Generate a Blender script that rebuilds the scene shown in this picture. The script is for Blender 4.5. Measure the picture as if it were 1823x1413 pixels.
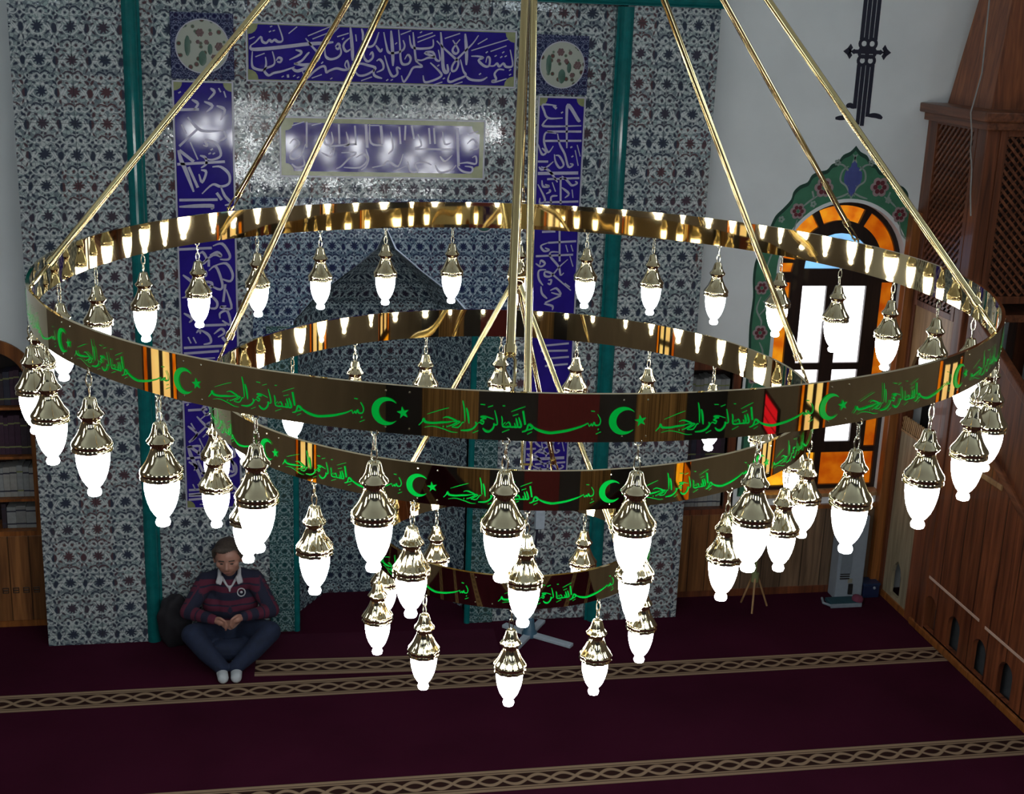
import bpy, bmesh, math, random
from mathutils import Vector, Matrix
random.seed(7)
for o in list(bpy.data.objects): bpy.data.objects.remove(o)
SC = bpy.context.scene
COL = SC.collection
PI = math.pi
def rad(a): return a*PI/180

# ------------------------------------------------------------------ camera, world, exposure
EYE = Vector((0.0, 0.0, 5.0))
PITCH, ROLL, YAW, FPX = 0.2796, 0.0372, 0.1888, 2376.4
def camera_axes():
    # view axes in a frame whose y axis is the viewing azimuth, then turned into the room's frame
    F = Vector((0, math.cos(PITCH), -math.sin(PITCH))); R = Vector((1, 0, 0)); U = Vector((0, math.sin(PITCH), math.cos(PITCH)))
    c, s = math.cos(ROLL), math.sin(ROLL)
    R, U = c*R + s*U, -s*R + c*U
    X = Vector((math.cos(YAW), math.sin(YAW), 0)); Y = Vector((-math.sin(YAW), math.cos(YAW), 0))
    return [Vector((v.dot(X), v.dot(Y), v.z)) for v in (R, U, F)]
cam_data = bpy.data.cameras.new('camera'); cam = bpy.data.objects.new('camera', cam_data); COL.objects.link(cam)
r_, u_, f_ = camera_axes()
cam.matrix_world = Matrix(((r_.x, u_.x, -f_.x, EYE.x), (r_.y, u_.y, -f_.y, EYE.y), (r_.z, u_.z, -f_.z, EYE.z), (0, 0, 0, 1)))
cam_data.sensor_fit = 'HORIZONTAL'; cam_data.sensor_width = 36.0; cam_data.lens = FPX/1823*36.0
cam_data.clip_start = 0.05; cam_data.clip_end = 100
SC.camera = cam
SC.view_settings.view_transform = 'Standard'; SC.view_settings.look = 'None'
SC.view_settings.exposure = 0.0; SC.view_settings.gamma = 1.0; SC.view_settings.use_curve_mapping = False
world = bpy.data.worlds.new('sky'); SC.world = world; world.use_nodes = True
world.node_tree.nodes['Background'].inputs[0].default_value = (0.55, 0.65, 0.8, 1)
world.node_tree.nodes['Background'].inputs[1].default_value = 0.6
SC.cycles.max_bounces = 8; SC.cycles.glossy_bounces = 5; SC.cycles.diffuse_bounces = 3
SC.cycles.sample_clamp_indirect = 4.0
LAMP_STRENGTH = 34.0

class E:
    """little expression builder over Math nodes"""
    nt = None
    def __init__(s, v): s.v = v
    @staticmethod
    def c(x): return E(float(x))
    def sock(s):
        if isinstance(s.v, float):
            n = E.nt.nodes.new('ShaderNodeValue'); n.outputs[0].default_value = s.v; return n.outputs[0]
        return s.v
    def op(s, name, *others):
        n = E.nt.nodes.new('ShaderNodeMath'); n.operation = name
        for i, a in enumerate((s,)+others):
            v = a.v if isinstance(a, E) else float(a)
            if isinstance(v, float): n.inputs[i].default_value = v
            else: E.nt.links.new(v, n.inputs[i])
        return E(n.outputs[0])
    def __add__(s, o): return s.op('ADD', o)
    def __radd__(s, o): return E.c(o).op('ADD', s) if not isinstance(o, E) else o+s
    def __sub__(s, o): return s.op('SUBTRACT', o)
    def __rsub__(s, o): return E.c(o).op('SUBTRACT', s)
    def __mul__(s, o): return s.op('MULTIPLY', o)
    def __rmul__(s, o): return s.op('MULTIPLY', o)
    def __truediv__(s, o): return s.op('DIVIDE', o)
    def __neg__(s): return s.op('MULTIPLY', -1.0)
    def abs(s): return s.op('ABSOLUTE')
    def floor(s): return s.op('FLOOR')
    def sqrt(s): return s.op('SQRT')
    def cos(s): return s.op('COSINE')
    def sin(s): return s.op('SINE')
    def gt(s, o): return s.op('GREATER_THAN', o)
    def lt(s, o): return s.op('LESS_THAN', o)
    def max(s, o): return s.op('MAXIMUM', o)
    def min(s, o): return s.op('MINIMUM', o)
    def wrap(s): return s-(s+.5).floor()
# ------------------------------------------------------------------ materials
def mat(name): 
    m = bpy.data.materials.new(name); m.use_nodes = True
    nt = m.node_tree; b = nt.nodes['Principled BSDF']
    return m, nt, b
def srgb(r, g, b):
    f = lambda c: (c/255/12.92) if c/255 <= .04045 else ((c/255+.055)/1.055)**2.4
    return (f(r), f(g), f(b), 1)
def plain(name, col, rough=.5, metal=0.0, vary=.08, scale=20, spec=.5, coat=0):
    m, nt, b = mat(name)
    n = nt.nodes.new('ShaderNodeTexNoise'); n.inputs['Scale'].default_value = scale; n.inputs['Detail'].default_value = 3
    tc = nt.nodes.new('ShaderNodeTexCoord'); nt.links.new(tc.outputs['Object'], n.inputs['Vector'])
    rp = nt.nodes.new('ShaderNodeValToRGB')
    c = Vector(col[:3])
    rp.color_ramp.elements[0].color = (*(c*(1-vary)), 1); rp.color_ramp.elements[0].position = .3
    rp.color_ramp.elements[1].color = (*(c*(1+vary)), 1); rp.color_ramp.elements[1].position = .7
    nt.links.new(n.outputs['Fac'], rp.inputs['Fac']); nt.links.new(rp.outputs['Color'], b.inputs['Base Color'])
    b.inputs['Roughness'].default_value = rough; b.inputs['Metallic'].default_value = metal
    b.inputs['Specular IOR Level'].default_value = spec; b.inputs['Coat Weight'].default_value = coat
    return m
def emit(name, col, strength, vary=0.0, scale=8):
    m, nt, b = mat(name)
    b.inputs['Base Color'].default_value = (*[c*.5 for c in col[:3]], 1); b.inputs['Roughness'].default_value = .15
    b.inputs['Emission Color'].default_value = col; b.inputs['Emission Strength'].default_value = strength
    if vary:
        n = nt.nodes.new('ShaderNodeTexNoise'); n.inputs['Scale'].default_value = scale; n.inputs['Detail'].default_value = 4
        tc = nt.nodes.new('ShaderNodeTexCoord'); nt.links.new(tc.outputs['Object'], n.inputs['Vector'])
        rp = nt.nodes.new('ShaderNodeValToRGB'); c = Vector(col[:3])
        rp.color_ramp.elements[0].color = (*(Vector((c.x, c.y*(1-vary), c.z*(1-vary)))*(1-vary*.6)), 1); rp.color_ramp.elements[0].position = .35
        rp.color_ramp.elements[1].color = (*c, 1); rp.color_ramp.elements[1].position = .65
        nt.links.new(n.outputs['Fac'], rp.inputs['Fac']); nt.links.new(rp.outputs['Color'], b.inputs['Emission Color'])
    return m
def wood(name, a, c, axis='Z', scale=9.0, plank=0.0, rough=.42, along='Y', coat=.15):
    """grain stretched along `axis`; optional plank joints spaced `plank` along `along` (world)"""
    m, nt, b = mat(name)
    g = nt.nodes.new('ShaderNodeNewGeometry')
    mp = nt.nodes.new('ShaderNodeMapping'); nt.links.new(g.outputs['Position'], mp.inputs['Vector'])
    s = [scale*1.6]*3; s['XYZ'.index(axis)] = scale*.09; mp.inputs['Scale'].default_value = s
    n = nt.nodes.new('ShaderNodeTexNoise'); n.inputs['Scale'].default_value = 1.6; n.inputs['Detail'].default_value = 5; n.inputs['Distortion'].default_value = .8
    nt.links.new(mp.outputs['Vector'], n.inputs['Vector'])
    rp = nt.nodes.new('ShaderNodeValToRGB')
    rp.color_ramp.elements[0].color = a; rp.color_ramp.elements[0].position = .3
    rp.color_ramp.elements[1].color = c; rp.color_ramp.elements[1].position = .72
    nt.links.new(n.outputs['Fac'], rp.inputs['Fac'])
    out = rp.outputs['Color']
    if plank:
        sx = nt.nodes.new('ShaderNodeSeparateXYZ'); nt.links.new(g.outputs['Position'], sx.inputs[0])
        E.nt = nt
        p = E(sx.outputs[along])/plank
        fr = p - p.floor()
        wn = nt.nodes.new('ShaderNodeTexWhiteNoise'); wn.noise_dimensions = '1D'; nt.links.new(p.floor().sock(), wn.inputs['W'])
        tone = E(wn.outputs['Value'])*.5 + .7
        gap = ((fr-.5).abs()-.47).gt(0)
        k = tone*(E.c(1)-gap*.7)
        mx = nt.nodes.new('ShaderNodeVectorMath'); mx.operation = 'SCALE'
        nt.links.new(out, mx.inputs[0]); nt.links.new(k.sock(), mx.inputs['Scale']); out = mx.outputs[0]
    nt.links.new(out, b.inputs['Base Color']); b.inputs['Roughness'].default_value = rough; b.inputs['Coat Weight'].default_value = coat
    return m
def hyp(a, b): return (a*a+b*b).sqrt()
def soft(d, w=.03):
    n = (E.c(.5)-d/w); r = n.op('MINIMUM', 1.0); return r.op('MAXIMUM', 0.0)
def mixc(nt, fac, a, b):
    n = nt.nodes.new('ShaderNodeMix'); n.data_type = 'RGBA'
    nt.links.new(fac.sock() if isinstance(fac, E) else fac, n.inputs[0])
    for i, v in ((6, a), (7, b)):
        if isinstance(v, tuple): n.inputs[i].default_value = v
        else: nt.links.new(v, n.inputs[i])
    return n.outputs[2]
def glaze(nt, b, u, v, tilt=.012, ripple=.035, rs=70):
    """uneven glaze: every tile leans a little, and its face ripples"""
    g = nt.nodes.new('ShaderNodeNewGeometry')
    cv = nt.nodes.new('ShaderNodeCombineXYZ'); nt.links.new((u).floor().sock(), cv.inputs[0]); nt.links.new((v).floor().sock(), cv.inputs[1])
    wn = nt.nodes.new('ShaderNodeTexWhiteNoise'); wn.noise_dimensions = '2D'; nt.links.new(cv.outputs[0], wn.inputs['Vector'])
    no = nt.nodes.new('ShaderNodeTexNoise'); no.inputs['Scale'].default_value = rs; no.inputs['Detail'].default_value = 2
    nt.links.new(g.outputs['Position'], no.inputs['Vector'])
    def sc(sock, k):
        s1 = nt.nodes.new('ShaderNodeVectorMath'); s1.operation = 'SUBTRACT'; nt.links.new(sock, s1.inputs[0]); s1.inputs[1].default_value = (.5, .5, .5)
        s2 = nt.nodes.new('ShaderNodeVectorMath'); s2.operation = 'SCALE'; nt.links.new(s1.outputs[0], s2.inputs[0]); s2.inputs['Scale'].default_value = k
        return s2.outputs[0]
    def add(p, q):
        a = nt.nodes.new('ShaderNodeVectorMath'); nt.links.new(p, a.inputs[0]); nt.links.new(q, a.inputs[1]); return a.outputs[0]
    nn = nt.nodes.new('ShaderNodeVectorMath'); nn.operation = 'NORMALIZE'
    nt.links.new(add(g.outputs['Normal'], add(sc(wn.outputs['Color'], tilt*2), sc(no.outputs['Color'], ripple*2))), nn.inputs[0])
    nt.links.new(nn.outputs[0], b.inputs['Normal'])
def floral_tile(name, cell=.224, base=(.32, .37, .36, 1), light=(.57, .60, .59, 1), dark=(.038, .048, .074, 1), rough=.07, ph=(0, 0)):
    """repeat-pattern floral tile: spiked flower heads between scrolls, mirrored about each cell; uses the mesh's UVs in metres"""
    m, nt, b = mat(name); E.nt = nt
    uv = nt.nodes.new('ShaderNodeUVMap'); sx = nt.nodes.new('ShaderNodeSeparateXYZ'); nt.links.new(uv.outputs[0], sx.inputs[0])
    u, v = E(sx.outputs[0])/cell-ph[0], E(sx.outputs[1])/cell-ph[1]
    wp = nt.nodes.new('ShaderNodeTexNoise'); wp.inputs['Scale'].default_value = 4.2/cell; wp.inputs['Detail'].default_value = 1
    nt.links.new(uv.outputs[0], wp.inputs['Vector'])
    ws = nt.nodes.new('ShaderNodeSeparateXYZ'); nt.links.new(wp.outputs['Color'], ws.inputs[0])
    uw, vw = u+(E(ws.outputs[0])-.5)*.11, v+(E(ws.outputs[1])-.5)*.11
    x, y, yy = uw.wrap().abs(), vw.wrap(), (vw-.5).wrap()
    # dark shapes
    ang = x.op('ARCTAN2', y)
    D = soft(hyp(x, y+.02)-(.155+(ang*9).cos()*.042+(ang).cos()*.02))
    D = D.max(soft((hyp((x-.5)/.085, (y+.04)/.15)-1)*.1))
    D = D.max(soft(hyp(x-.135, yy+.05)-.05))
    D = D.max(soft(((hyp(x-.16, yy+.05)-.17).abs()-.026).max(-yy+.02)))
    def leaf(cx, cy, w, h, c, s):
        lx, ly = (x-cx)*c+(y-cy)*s, (y-cy)*c-(x-cx)*s
        return soft((hyp(lx/w, ly/h)-1)*min(w, h))
    D = D.max(leaf(.42, .28, .045, .095, .8, .6)).max(leaf(.29, -.17, .035, .085, .6, -.8)).max(leaf(.33, .12, .03, .07, .5, .86)).max(leaf(.20, .27, .03, .06, .3, -.95)).max(leaf(.43, -.33, .03, .08, .9, -.43))
    D = D.max(soft(hyp(x-.5, y-.4)-.05)).max(soft(hyp(x-.06, yy-.19)-.04)).max(soft(hyp(x-.25, yy-.06)-.03)).max(soft(hyp(x-.38, yy+.02)-.04))
    # pale line work
    L = soft(((hyp(x, y-.02)-.25).abs()-.015).max(y+.04))
    L = L.max(soft(((x-.5)*.8+(y+.33)*.6).abs()*1.0+((x-.37).abs()-.15).max(0.0)-.022))
    L = L.max(soft(((x+yy.abs())-.07).abs()-.02))
    L = L.max(soft((hyp(x-.135, yy+.05)-.095).abs()-.011))
    L = L.max(leaf(.09, .225, .06, .035, .9, .43)).max(leaf(.17, .16, .05, .022, .6, .8)).max(leaf(.36, -.04, .022, .1, .9, .43))
    L = L.max(soft(((hyp(x-.5, y-.05)-.19).abs()-.013).max(-y+.05)))
    L = L.max(soft(((hyp(x-.3, yy-.02)-.15).abs()-.014).max(yy-.0)))
    L = L.max(soft(hyp(x, y+.03)-.04)).max(soft(hyp(x-.5, y+.05)-.03))
    # tone drift and a different enamel for each flower
    cv = nt.nodes.new('ShaderNodeCombineXYZ'); nt.links.new((u+.5).floor().sock(), cv.inputs[0]); nt.links.new((v+.5).floor().sock(), cv.inputs[1])
    wn = nt.nodes.new('ShaderNodeTexWhiteNoise'); wn.noise_dimensions = '2D'; nt.links.new(cv.outputs[0], wn.inputs['Vector'])
    rp = nt.nodes.new('ShaderNodeValToRGB'); nt.links.new(wn.outputs['Value'], rp.inputs['Fac'])
    d = Vector(dark[:3]); e = rp.color_ramp.elements
    e[0].color = dark; e[0].position = .45
    e[1].color = (d.x*2.6, d.y*1.1, d.z*.8, 1); e[1].position = .9
    no = nt.nodes.new('ShaderNodeTexNoise'); no.inputs['Scale'].default_value = 5; no.inputs['Detail'].default_value = 3
    nt.links.new(uv.outputs[0], no.inputs['Vector'])
    bs = Vector(base[:3])
    cb = mixc(nt, E(no.outputs['Fac']), (bs.x*.75, bs.y*1.0, bs.z*.95, 1), (bs.x*1.2, bs.y*1.02, bs.z*1.08, 1))
    fine = nt.nodes.new('ShaderNodeTexVoronoi'); fine.feature = 'DISTANCE_TO_EDGE'; fine.inputs['Scale'].default_value = 8.5/cell
    nt.links.new(uv.outputs[0], fine.inputs['Vector'])
    vc = nt.nodes.new('ShaderNodeTexVoronoi'); vc.inputs['Scale'].default_value = 8.5/cell; nt.links.new(uv.outputs[0], vc.inputs['Vector'])
    vs = nt.nodes.new('ShaderNodeSeparateXYZ'); nt.links.new(vc.outputs['Color'], vs.inputs[0])
    cb = mixc(nt, soft(E(vs.outputs[0])-.28, .1)*.6, cb, (bs.x*.30, bs.y*.33, bs.z*.42, 1))
    cb = mixc(nt, soft(-E(vs.outputs[0])+.72, .1)*.5, cb, light)
    cb = mixc(nt, soft(E(fine.outputs['Distance'])-.06, .06)*.7, cb, (bs.x*.30, bs.y*.33, bs.z*.40, 1))
    c1 = mixc(nt, L, cb, light)
    c2 = mixc(nt, D, c1, rp.outputs['Color'])
    jt = ((u*.5).wrap().abs()-.0).lt(.006).max((v*.5).wrap().abs().lt(.006))
    c3 = mixc(nt, jt*.6, c2, (.03, .035, .04, 1))
    nt.links.new(c3, b.inputs['Base Color']); b.inputs['Roughness'].default_value = rough
    glaze(nt, b, u*.5, v*.5)
    return m
def carpet_mat():
    """deep red carpet with interlaced tan bands, one row every 1.44 m"""
    m, nt, b = mat('red_carpet'); E.nt = nt
    g = nt.nodes.new('ShaderNodeNewGeometry'); sx = nt.nodes.new('ShaderNodeSeparateXYZ'); nt.links.new(g.outputs['Position'], sx.inputs[0])
    yy = E(sx.outputs[1])
    c = stripe_colour(nt, E(sx.outputs[0]), ((yy-9.28)/1.44).wrap()*1.44+yy.gt(9.9)*9, (.042, .0062, .017, 1), g.outputs['Position'])
    nt.links.new(c, b.inputs['Base Color']); b.inputs['Roughness'].default_value = .95; b.inputs['Specular IOR Level'].default_value = .03
    return m
def stripe_colour(nt, px, py, red, pos):
    """knotwork band 0.26 m wide centred on py = 0"""
    no = nt.nodes.new('ShaderNodeTexNoise'); no.inputs['Scale'].default_value = 1.3; no.inputs['Detail'].default_value = 6; nt.links.new(pos, no.inputs['Vector'])
    r = Vector(red[:3])
    base = mixc(nt, E(no.outputs['Fac']), (*(r*.55), 1), (*(r*1.45), 1))
    w = (px*(2*PI/.34)).sin()*.05
    strand = ((py-w).abs()-.017).min((py+w).abs()-.017)
    edge = ((py.abs()-.112).abs()-.015).min((py.abs()-.082).abs()-.008)
    inside = soft(py.abs()-.13, .006)
    L = soft(strand.max(py.abs()-.08), .01).max(soft(edge, .008))
    band = mixc(nt, L, (.030, .013, .011, 1), (.30, .205, .13, 1))
    return mixc(nt, inside, base, band)
BRASS = plain('polished_brass', (.80, .64, .36), .025, 1.0, .03, 6)
LAMPBRASS = plain('lamp_brass', (.80, .69, .44), .08, 1.0, .04, 40)
CHAIN = plain('chain_metal', (.85, .8, .62), .2, 1.0)
GLASS = emit('lit_opal_glass', (.96, .985, 1.0, 1), LAMP_STRENGTH)
GREEN = emit('green_letters_added_glow', (.0, .48, .05, 1), .46)  # weak glow added to lift the letters; nothing lights them from behind
ROD = plain('brass_rod', (.80, .65, .33), .12, 1.0, .03, 6)
WHITEWALL = plain('white_plaster', (.84, .87, .86), .8, 0, .03, 3, .2)
TEAL = plain('teal_glazed_moulding', (.005, .125, .125), .12, 0, .15, 15)
COBALT = plain('cobalt_glaze', (.024, .014, .21), .08, 0, .12, 8)
SCRIPT = plain('lilac_white_glaze', (.40, .38, .50), .25, 0, .06)
OLIVE = plain('olive_glaze', (.23, .25, .11), .2, 0, .1)
BORDERLINE = plain('pale_tile_edging', (.42, .42, .48), .25, 0, .05)
BLACKPAINT = plain('black_paint', (.012, .012, .03), .6, 0, .1)
WALNUT = wood('walnut', srgb(70, 36, 22), srgb(132, 74, 44), 'Z', 9)
WALNUT_P = wood('walnut_planks', srgb(82, 40, 24), srgb(150, 84, 50), 'Z', 9, .27)
WALNUT_H = wood('walnut_rails', srgb(80, 42, 26), srgb(140, 84, 54), 'Y', 9)
PINEWOOD = wood('light_wood', srgb(140, 104, 66), srgb(196, 156, 108), 'Z', 9)
OAK = wood('orange_wood', srgb(110, 62, 26), srgb(168, 102, 48), 'Z', 9)
OAK_P = wood('orange_wood_boards', srgb(100, 62, 34), srgb(160, 106, 60), 'Z', 9, .16, along='X')
DARKWOOD = wood('dark_wood', srgb(24, 14, 10), srgb(46, 28, 20), 'Z', 12)
DARK = plain('dark_recess', (.01, .008, .008), .8)

# ------------------------------------------------------------------ mesh helpers
def wloc(o):
    v = Vector((0, 0, 0))
    while o: v += o.location; o = o.parent
    return v
def tag(o, label=None, cat=None, group=None, kind=None):
    for k, v in (('label', label), ('category', cat), ('group', group), ('kind', kind)):
        if v: o[k] = v
    return o
def empty(name, loc, label, cat, group=None):
    o = bpy.data.objects.new(name, None); o.location = loc; o.empty_display_size = .1; COL.objects.link(o)
    return tag(o, label, cat, group)
def link(name, me, m, parent=None, smooth=False):
    if parent is not None: me.transform(Matrix.Translation(-wloc(parent)))
    if smooth:
        for p in me.polygons: p.use_smooth = True
    me.materials.clear(); me.materials.append(m)
    o = bpy.data.objects.new(name, me); COL.objects.link(o); o.parent = parent
    return o
def obj(name, bm, m, parent=None, smooth=False):
    me = bpy.data.meshes.new(name); bm.normal_update()
    if smooth: sharpen(bm)
    bm.to_mesh(me); bm.free()
    return link(name, me, m, parent, smooth)
def sharpen(bm):
    for e in bm.edges:
        if len(e.link_faces) == 2 and e.calc_face_angle(0) > .75: e.smooth = False
def struct(name, bm, m, smooth=False):
    o = obj(name, bm, m, None, smooth); o['kind'] = 'structure'; return o
def box(bm, x0, x1, y0, y1, z0, z1, bev=0.0):
    r = bmesh.ops.create_cube(bm, size=1)
    vs = r['verts']
    bmesh.ops.transform(bm, matrix=Matrix.Translation(((x0+x1)/2, (y0+y1)/2, (z0+z1)/2)) @ Matrix.Diagonal((abs(x1-x0), abs(y1-y0), abs(z1-z0), 1)), verts=vs)
    if bev:
        es = list({e for v in vs for e in v.link_edges})
        bmesh.ops.bevel(bm, geom=es, offset=bev, segments=2, affect='EDGES', profile=.6)
    return bm
def B(*a, **k): return box(bmesh.new(), *a, **k)
def frame_axes(d):
    d = d.normalized(); a = Vector((0, 0, 1)) if abs(d.z) < .95 else Vector((1, 0, 0))
    x = d.cross(a).normalized(); return x, d.cross(x).normalized()
def tube(bm, pts, r, n=10, closed=False, caps=True):
    pts = [Vector(p) for p in pts]; rings = []
    rs = r if isinstance(r, (list, tuple)) else [r]*len(pts)
    px = None
    for i, p in enumerate(pts):
        if closed: d = pts[(i+1) % len(pts)]-pts[i-1]
        else: d = pts[min(i+1, len(pts)-1)]-pts[max(i-1, 0)]
        x, y = frame_axes(d)
        if px is not None:
            x = (px - d.normalized()*px.dot(d.normalized())).normalized(); y = d.normalized().cross(x)
        px = x
        rings.append([bm.verts.new(p+rs[i]*(math.cos(2*PI*k/n)*x+math.sin(2*PI*k/n)*y)) for k in range(n)])
    m = len(rings)
    for i in range(m if closed else m-1):
        a, b2 = rings[i], rings[(i+1) % m]
        off = 0
        if closed and i == m-1:
            off = min(range(n), key=lambda o: (a[0].co-b2[o].co).length)
        for k in range(n): bm.faces.new((a[k], a[(k+1) % n], b2[(k+1+off) % n], b2[(k+off) % n]))
    if caps and not closed:
        bm.faces.new(rings[0][::-1]); bm.faces.new(rings[-1])
    return bm
def lathe(bm, prof, n=28, at=(0, 0, 0), flute=0, famp=0.0):
    """prof: (radius, z) from top to bottom"""
    rings = []
    for r, z in prof:
        ring = []
        for k in range(n):
            a = 2*PI*k/n; rr = r*(1+famp*math.cos(flute*a)) if flute else r
            ring.append(bm.verts.new((at[0]+rr*math.cos(a), at[1]+rr*math.sin(a), at[2]+z)))
        rings.append(ring)
    for a, b2 in zip(rings, rings[1:]):
        for k in range(n): bm.faces.new((a[k], b2[k], b2[(k+1) % n], a[(k+1) % n]))
    bm.faces.new(rings[0]); bm.faces.new(rings[-1][::-1])
    return bm
def ball(bm, c, r, sub=3, sc=(1, 1, 1)):
    t = bmesh.ops.create_icosphere(bm, subdivisions=sub, radius=r)
    bmesh.ops.transform(bm, matrix=Matrix.Translation(c) @ Matrix.Diagonal((*sc, 1)), verts=t['verts'])
    return bm
def prism(loops, depth, to_world, extrude_dir):
    """flat outline(s) with holes -> solid slab. loops: lists of (a, b); the slab runs from 0 to depth along extrude_dir"""
    cu = bpy.data.curves.new('outline', 'CURVE'); cu.dimensions = '2D'; cu.fill_mode = 'BOTH'
    for lp in loops:
        sp = cu.splines.new('POLY'); sp.points.add(len(lp)-1)
        for p, (a, b2) in zip(sp.points, lp): p.co = (a, b2, 0, 1)
        sp.use_cyclic_u = True
    cu.extrude = depth/2
    t = bpy.data.objects.new('outline', cu); COL.objects.link(t)
    dg = bpy.context.evaluated_depsgraph_get(); me = bpy.data.meshes.new_from_object(t.evaluated_get(dg))
    bpy.data.objects.remove(t); bpy.data.curves.remove(cu)
    bm = bmesh.new(); bm.from_mesh(me); bpy.data.meshes.remove(me)
    bmesh.ops.remove_doubles(bm, verts=bm.verts, dist=1e-5)
    for f in bm.faces: f.smooth = False
    ed = Vector(extrude_dir)
    for v in bm.verts:
        a, b2, d = v.co; v.co = Vector(to_world(a, b2)) + ed*(d+depth/2)
    bmesh.ops.recalc_face_normals(bm, faces=bm.faces)
    return bm
def on_wall(Y):            # outline (x, z) drawn on a wall that faces the camera at y = Y, thickness goes away from the room
    return lambda a, b2: (a, Y, b2)
def slab(loops, Y, depth): return prism(loops, depth, on_wall(Y), (0, 1, 0))
def side(loops, X, depth): return prism([[(a, b2) for a, b2 in l] for l in loops], depth, lambda a, b2: (X, a, b2), (1, 0, 0))
def rect(x0, x1, z0, z1): return [(x0, z0), (x1, z0), (x1, z1), (x0, z1)]
def arc(cx, cz, r, a0, a1, n=24): return [(cx+r*math.cos(rad(a0+(a1-a0)*i/n)), cz+r*math.sin(rad(a0+(a1-a0)*i/n))) for i in range(n+1)]
def arch(cx, z0, zs, r, n=24): return [(cx-r, z0), (cx+r, z0)]+arc(cx, zs, r, 0, 180, n)
def pointed(cx, z0, zs, w, zt): return [(cx-w, z0), (cx+w, z0), (cx+w, zs), (cx+w*.75, zs+(zt-zs)*.5), (cx, zt), (cx-w*.75, zs+(zt-zs)*.5), (cx-w, zs)]
def notched(x0, x1, z0, z1, c, n=4):
    """rectangle with concave quarter corners"""
    p = []
    for cx, cz, a in ((x0, z0, 90), (x1, z0, 180), (x1, z1, 270), (x0, z1, 360)):
        p += [(cx+c*math.cos(rad(a-90*i/n)), cz+c*math.sin(rad(a-90*i/n))) for i in range(n+1)]
    return p
def set_uv(o, fn):
    me = o.data
    while me.uv_layers: me.uv_layers.remove(me.uv_layers[0])
    uv = me.uv_layers.new(name='UVMap')
    for p in me.polygons:
        for li in p.loop_indices:
            uv.data[li].uv = fn(me.vertices[me.loops[li].vertex_index].co, p.normal)
def wall_uv(co, n):
    if abs(n.x) > .7: return (co.y+.13, co.z)
    return (co.x, co.z)
def smooth_line(pts, k=4):
    if len(pts) < 3:
        return pts
    out = []
    for i in range(len(pts)-1):
        p0 = pts[max(i-1, 0)]; p1 = pts[i]; p2 = pts[i+1]; p3 = pts[min(i+2, len(pts)-1)]
        for j in range(k):
            t = j/k
            out.append(tuple(.5*((2*p1[d])+(-p0[d]+p2[d])*t+(2*p0[d]-5*p1[d]+4*p2[d]-p3[d])*t*t+(-p0[d]+3*p1[d]-3*p2[d]+p3[d])*t**3) for d in (0, 1)))
    out.append(pts[-1]); return out
def stroke(bm, pts, hw, to3d, nib=0.0):
    """one pen stroke as a ribbon; to3d maps (u, v) to space"""
    pts = smooth_line(pts); n = len(pts); prev = None
    for i, p in enumerate(pts):
        a = pts[max(i-1, 0)]; b2 = pts[min(i+1, n-1)]
        dx, dy = b2[0]-a[0], b2[1]-a[1]; l = math.hypot(dx, dy) or 1e-6
        dx, dy = dx/l, dy/l
        w = hw*(1 if n < 4 else min(1, .45+2.2*min(i, n-1-i)/n))
        if nib: w *= 1-nib*abs(dx*.6+dy*.8)
        q = [bm.verts.new(to3d(p[0]-dy*w, p[1]+dx*w)), bm.verts.new(to3d(p[0]+dy*w, p[1]-dx*w))]
        if prev: bm.faces.new((prev[0], prev[1], q[1], q[0]))
        prev = q
    return bm

# ------------------------------------------------------------------ the room shell
TILE = floral_tile('floral_wall_tile', ph=(.058, .41))
TILE_B = floral_tile('blue_floral_tile', .17, (.17, .24, .30, 1), (.42, .50, .56, 1), (.018, .026, .075, 1))
TILE_N = floral_tile('niche_tile', .17, (.17, .23, .25, 1), (.40, .49, .51, 1), (.018, .026, .05, 1))
TILE_G = floral_tile('narrow_green_tile', .12, (.08, .17, .17, 1), (.28, .38, .38, 1), (.012, .05, .055, 1))
CARPET = carpet_mat()
struct('floor', B(-6, 7, -5, 11.3, -.12, 0), CARPET)
struct('ceiling', B(-6.2, 7.2, -5.2, 11.3, 8, 8.2), WHITEWALL)
LEFTWALL = plain('brown_grey_wall', (.20, .165, .14), .75, 0, .1, 1.5, .2)
WIN = [arch(0, .95, 3.0, .57)]
HIGH = rect(-.6, .6, 5.4, 7.0)
def shift(l, d): return [(a+d, b2) for a, b2 in l]
bm = slab([rect(-6, 7, -.06, 8), shift(arch(0, .95, 3.0, .57), 4.87), arch(-2.14, -.05, 2.05, .39), rect(3.5, 4.04, -.05, 2.2), rect(.1, 1.76, -.05, 3.5)], 10.6, .3)
struct('wall_front', bm, WHITEWALL)
struct('wall_left', side([rect(-5, 10.9, 0, 8), shift(arch(0, .95, 3.0, .57), 4.02)]+[shift(HIGH, y) for y in (-2.5, 1.5, 5.5)], -6.3, .3), LEFTWALL)
struct('wall_right', side([rect(-5, 10.9, 0, 8), shift(arch(0, .95, 3.0, .57), -.32), shift(arch(0, .95, 3.0, .57), 4.62)]+[shift(HIGH, y) for y in (-2.5, 1.5, 5.5)], 7.0, .3), LEFTWALL)
REAR = plain('dark_rear_wall', (.035, .035, .055), .7, 0, .2, 1.2)
struct('wall_back', slab([rect(-6.3, 7.3, 0, 8)]+[shift(HIGH, x) for x in (-3.5, .5, 4.5)], -5.3, .3), REAR)
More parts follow.
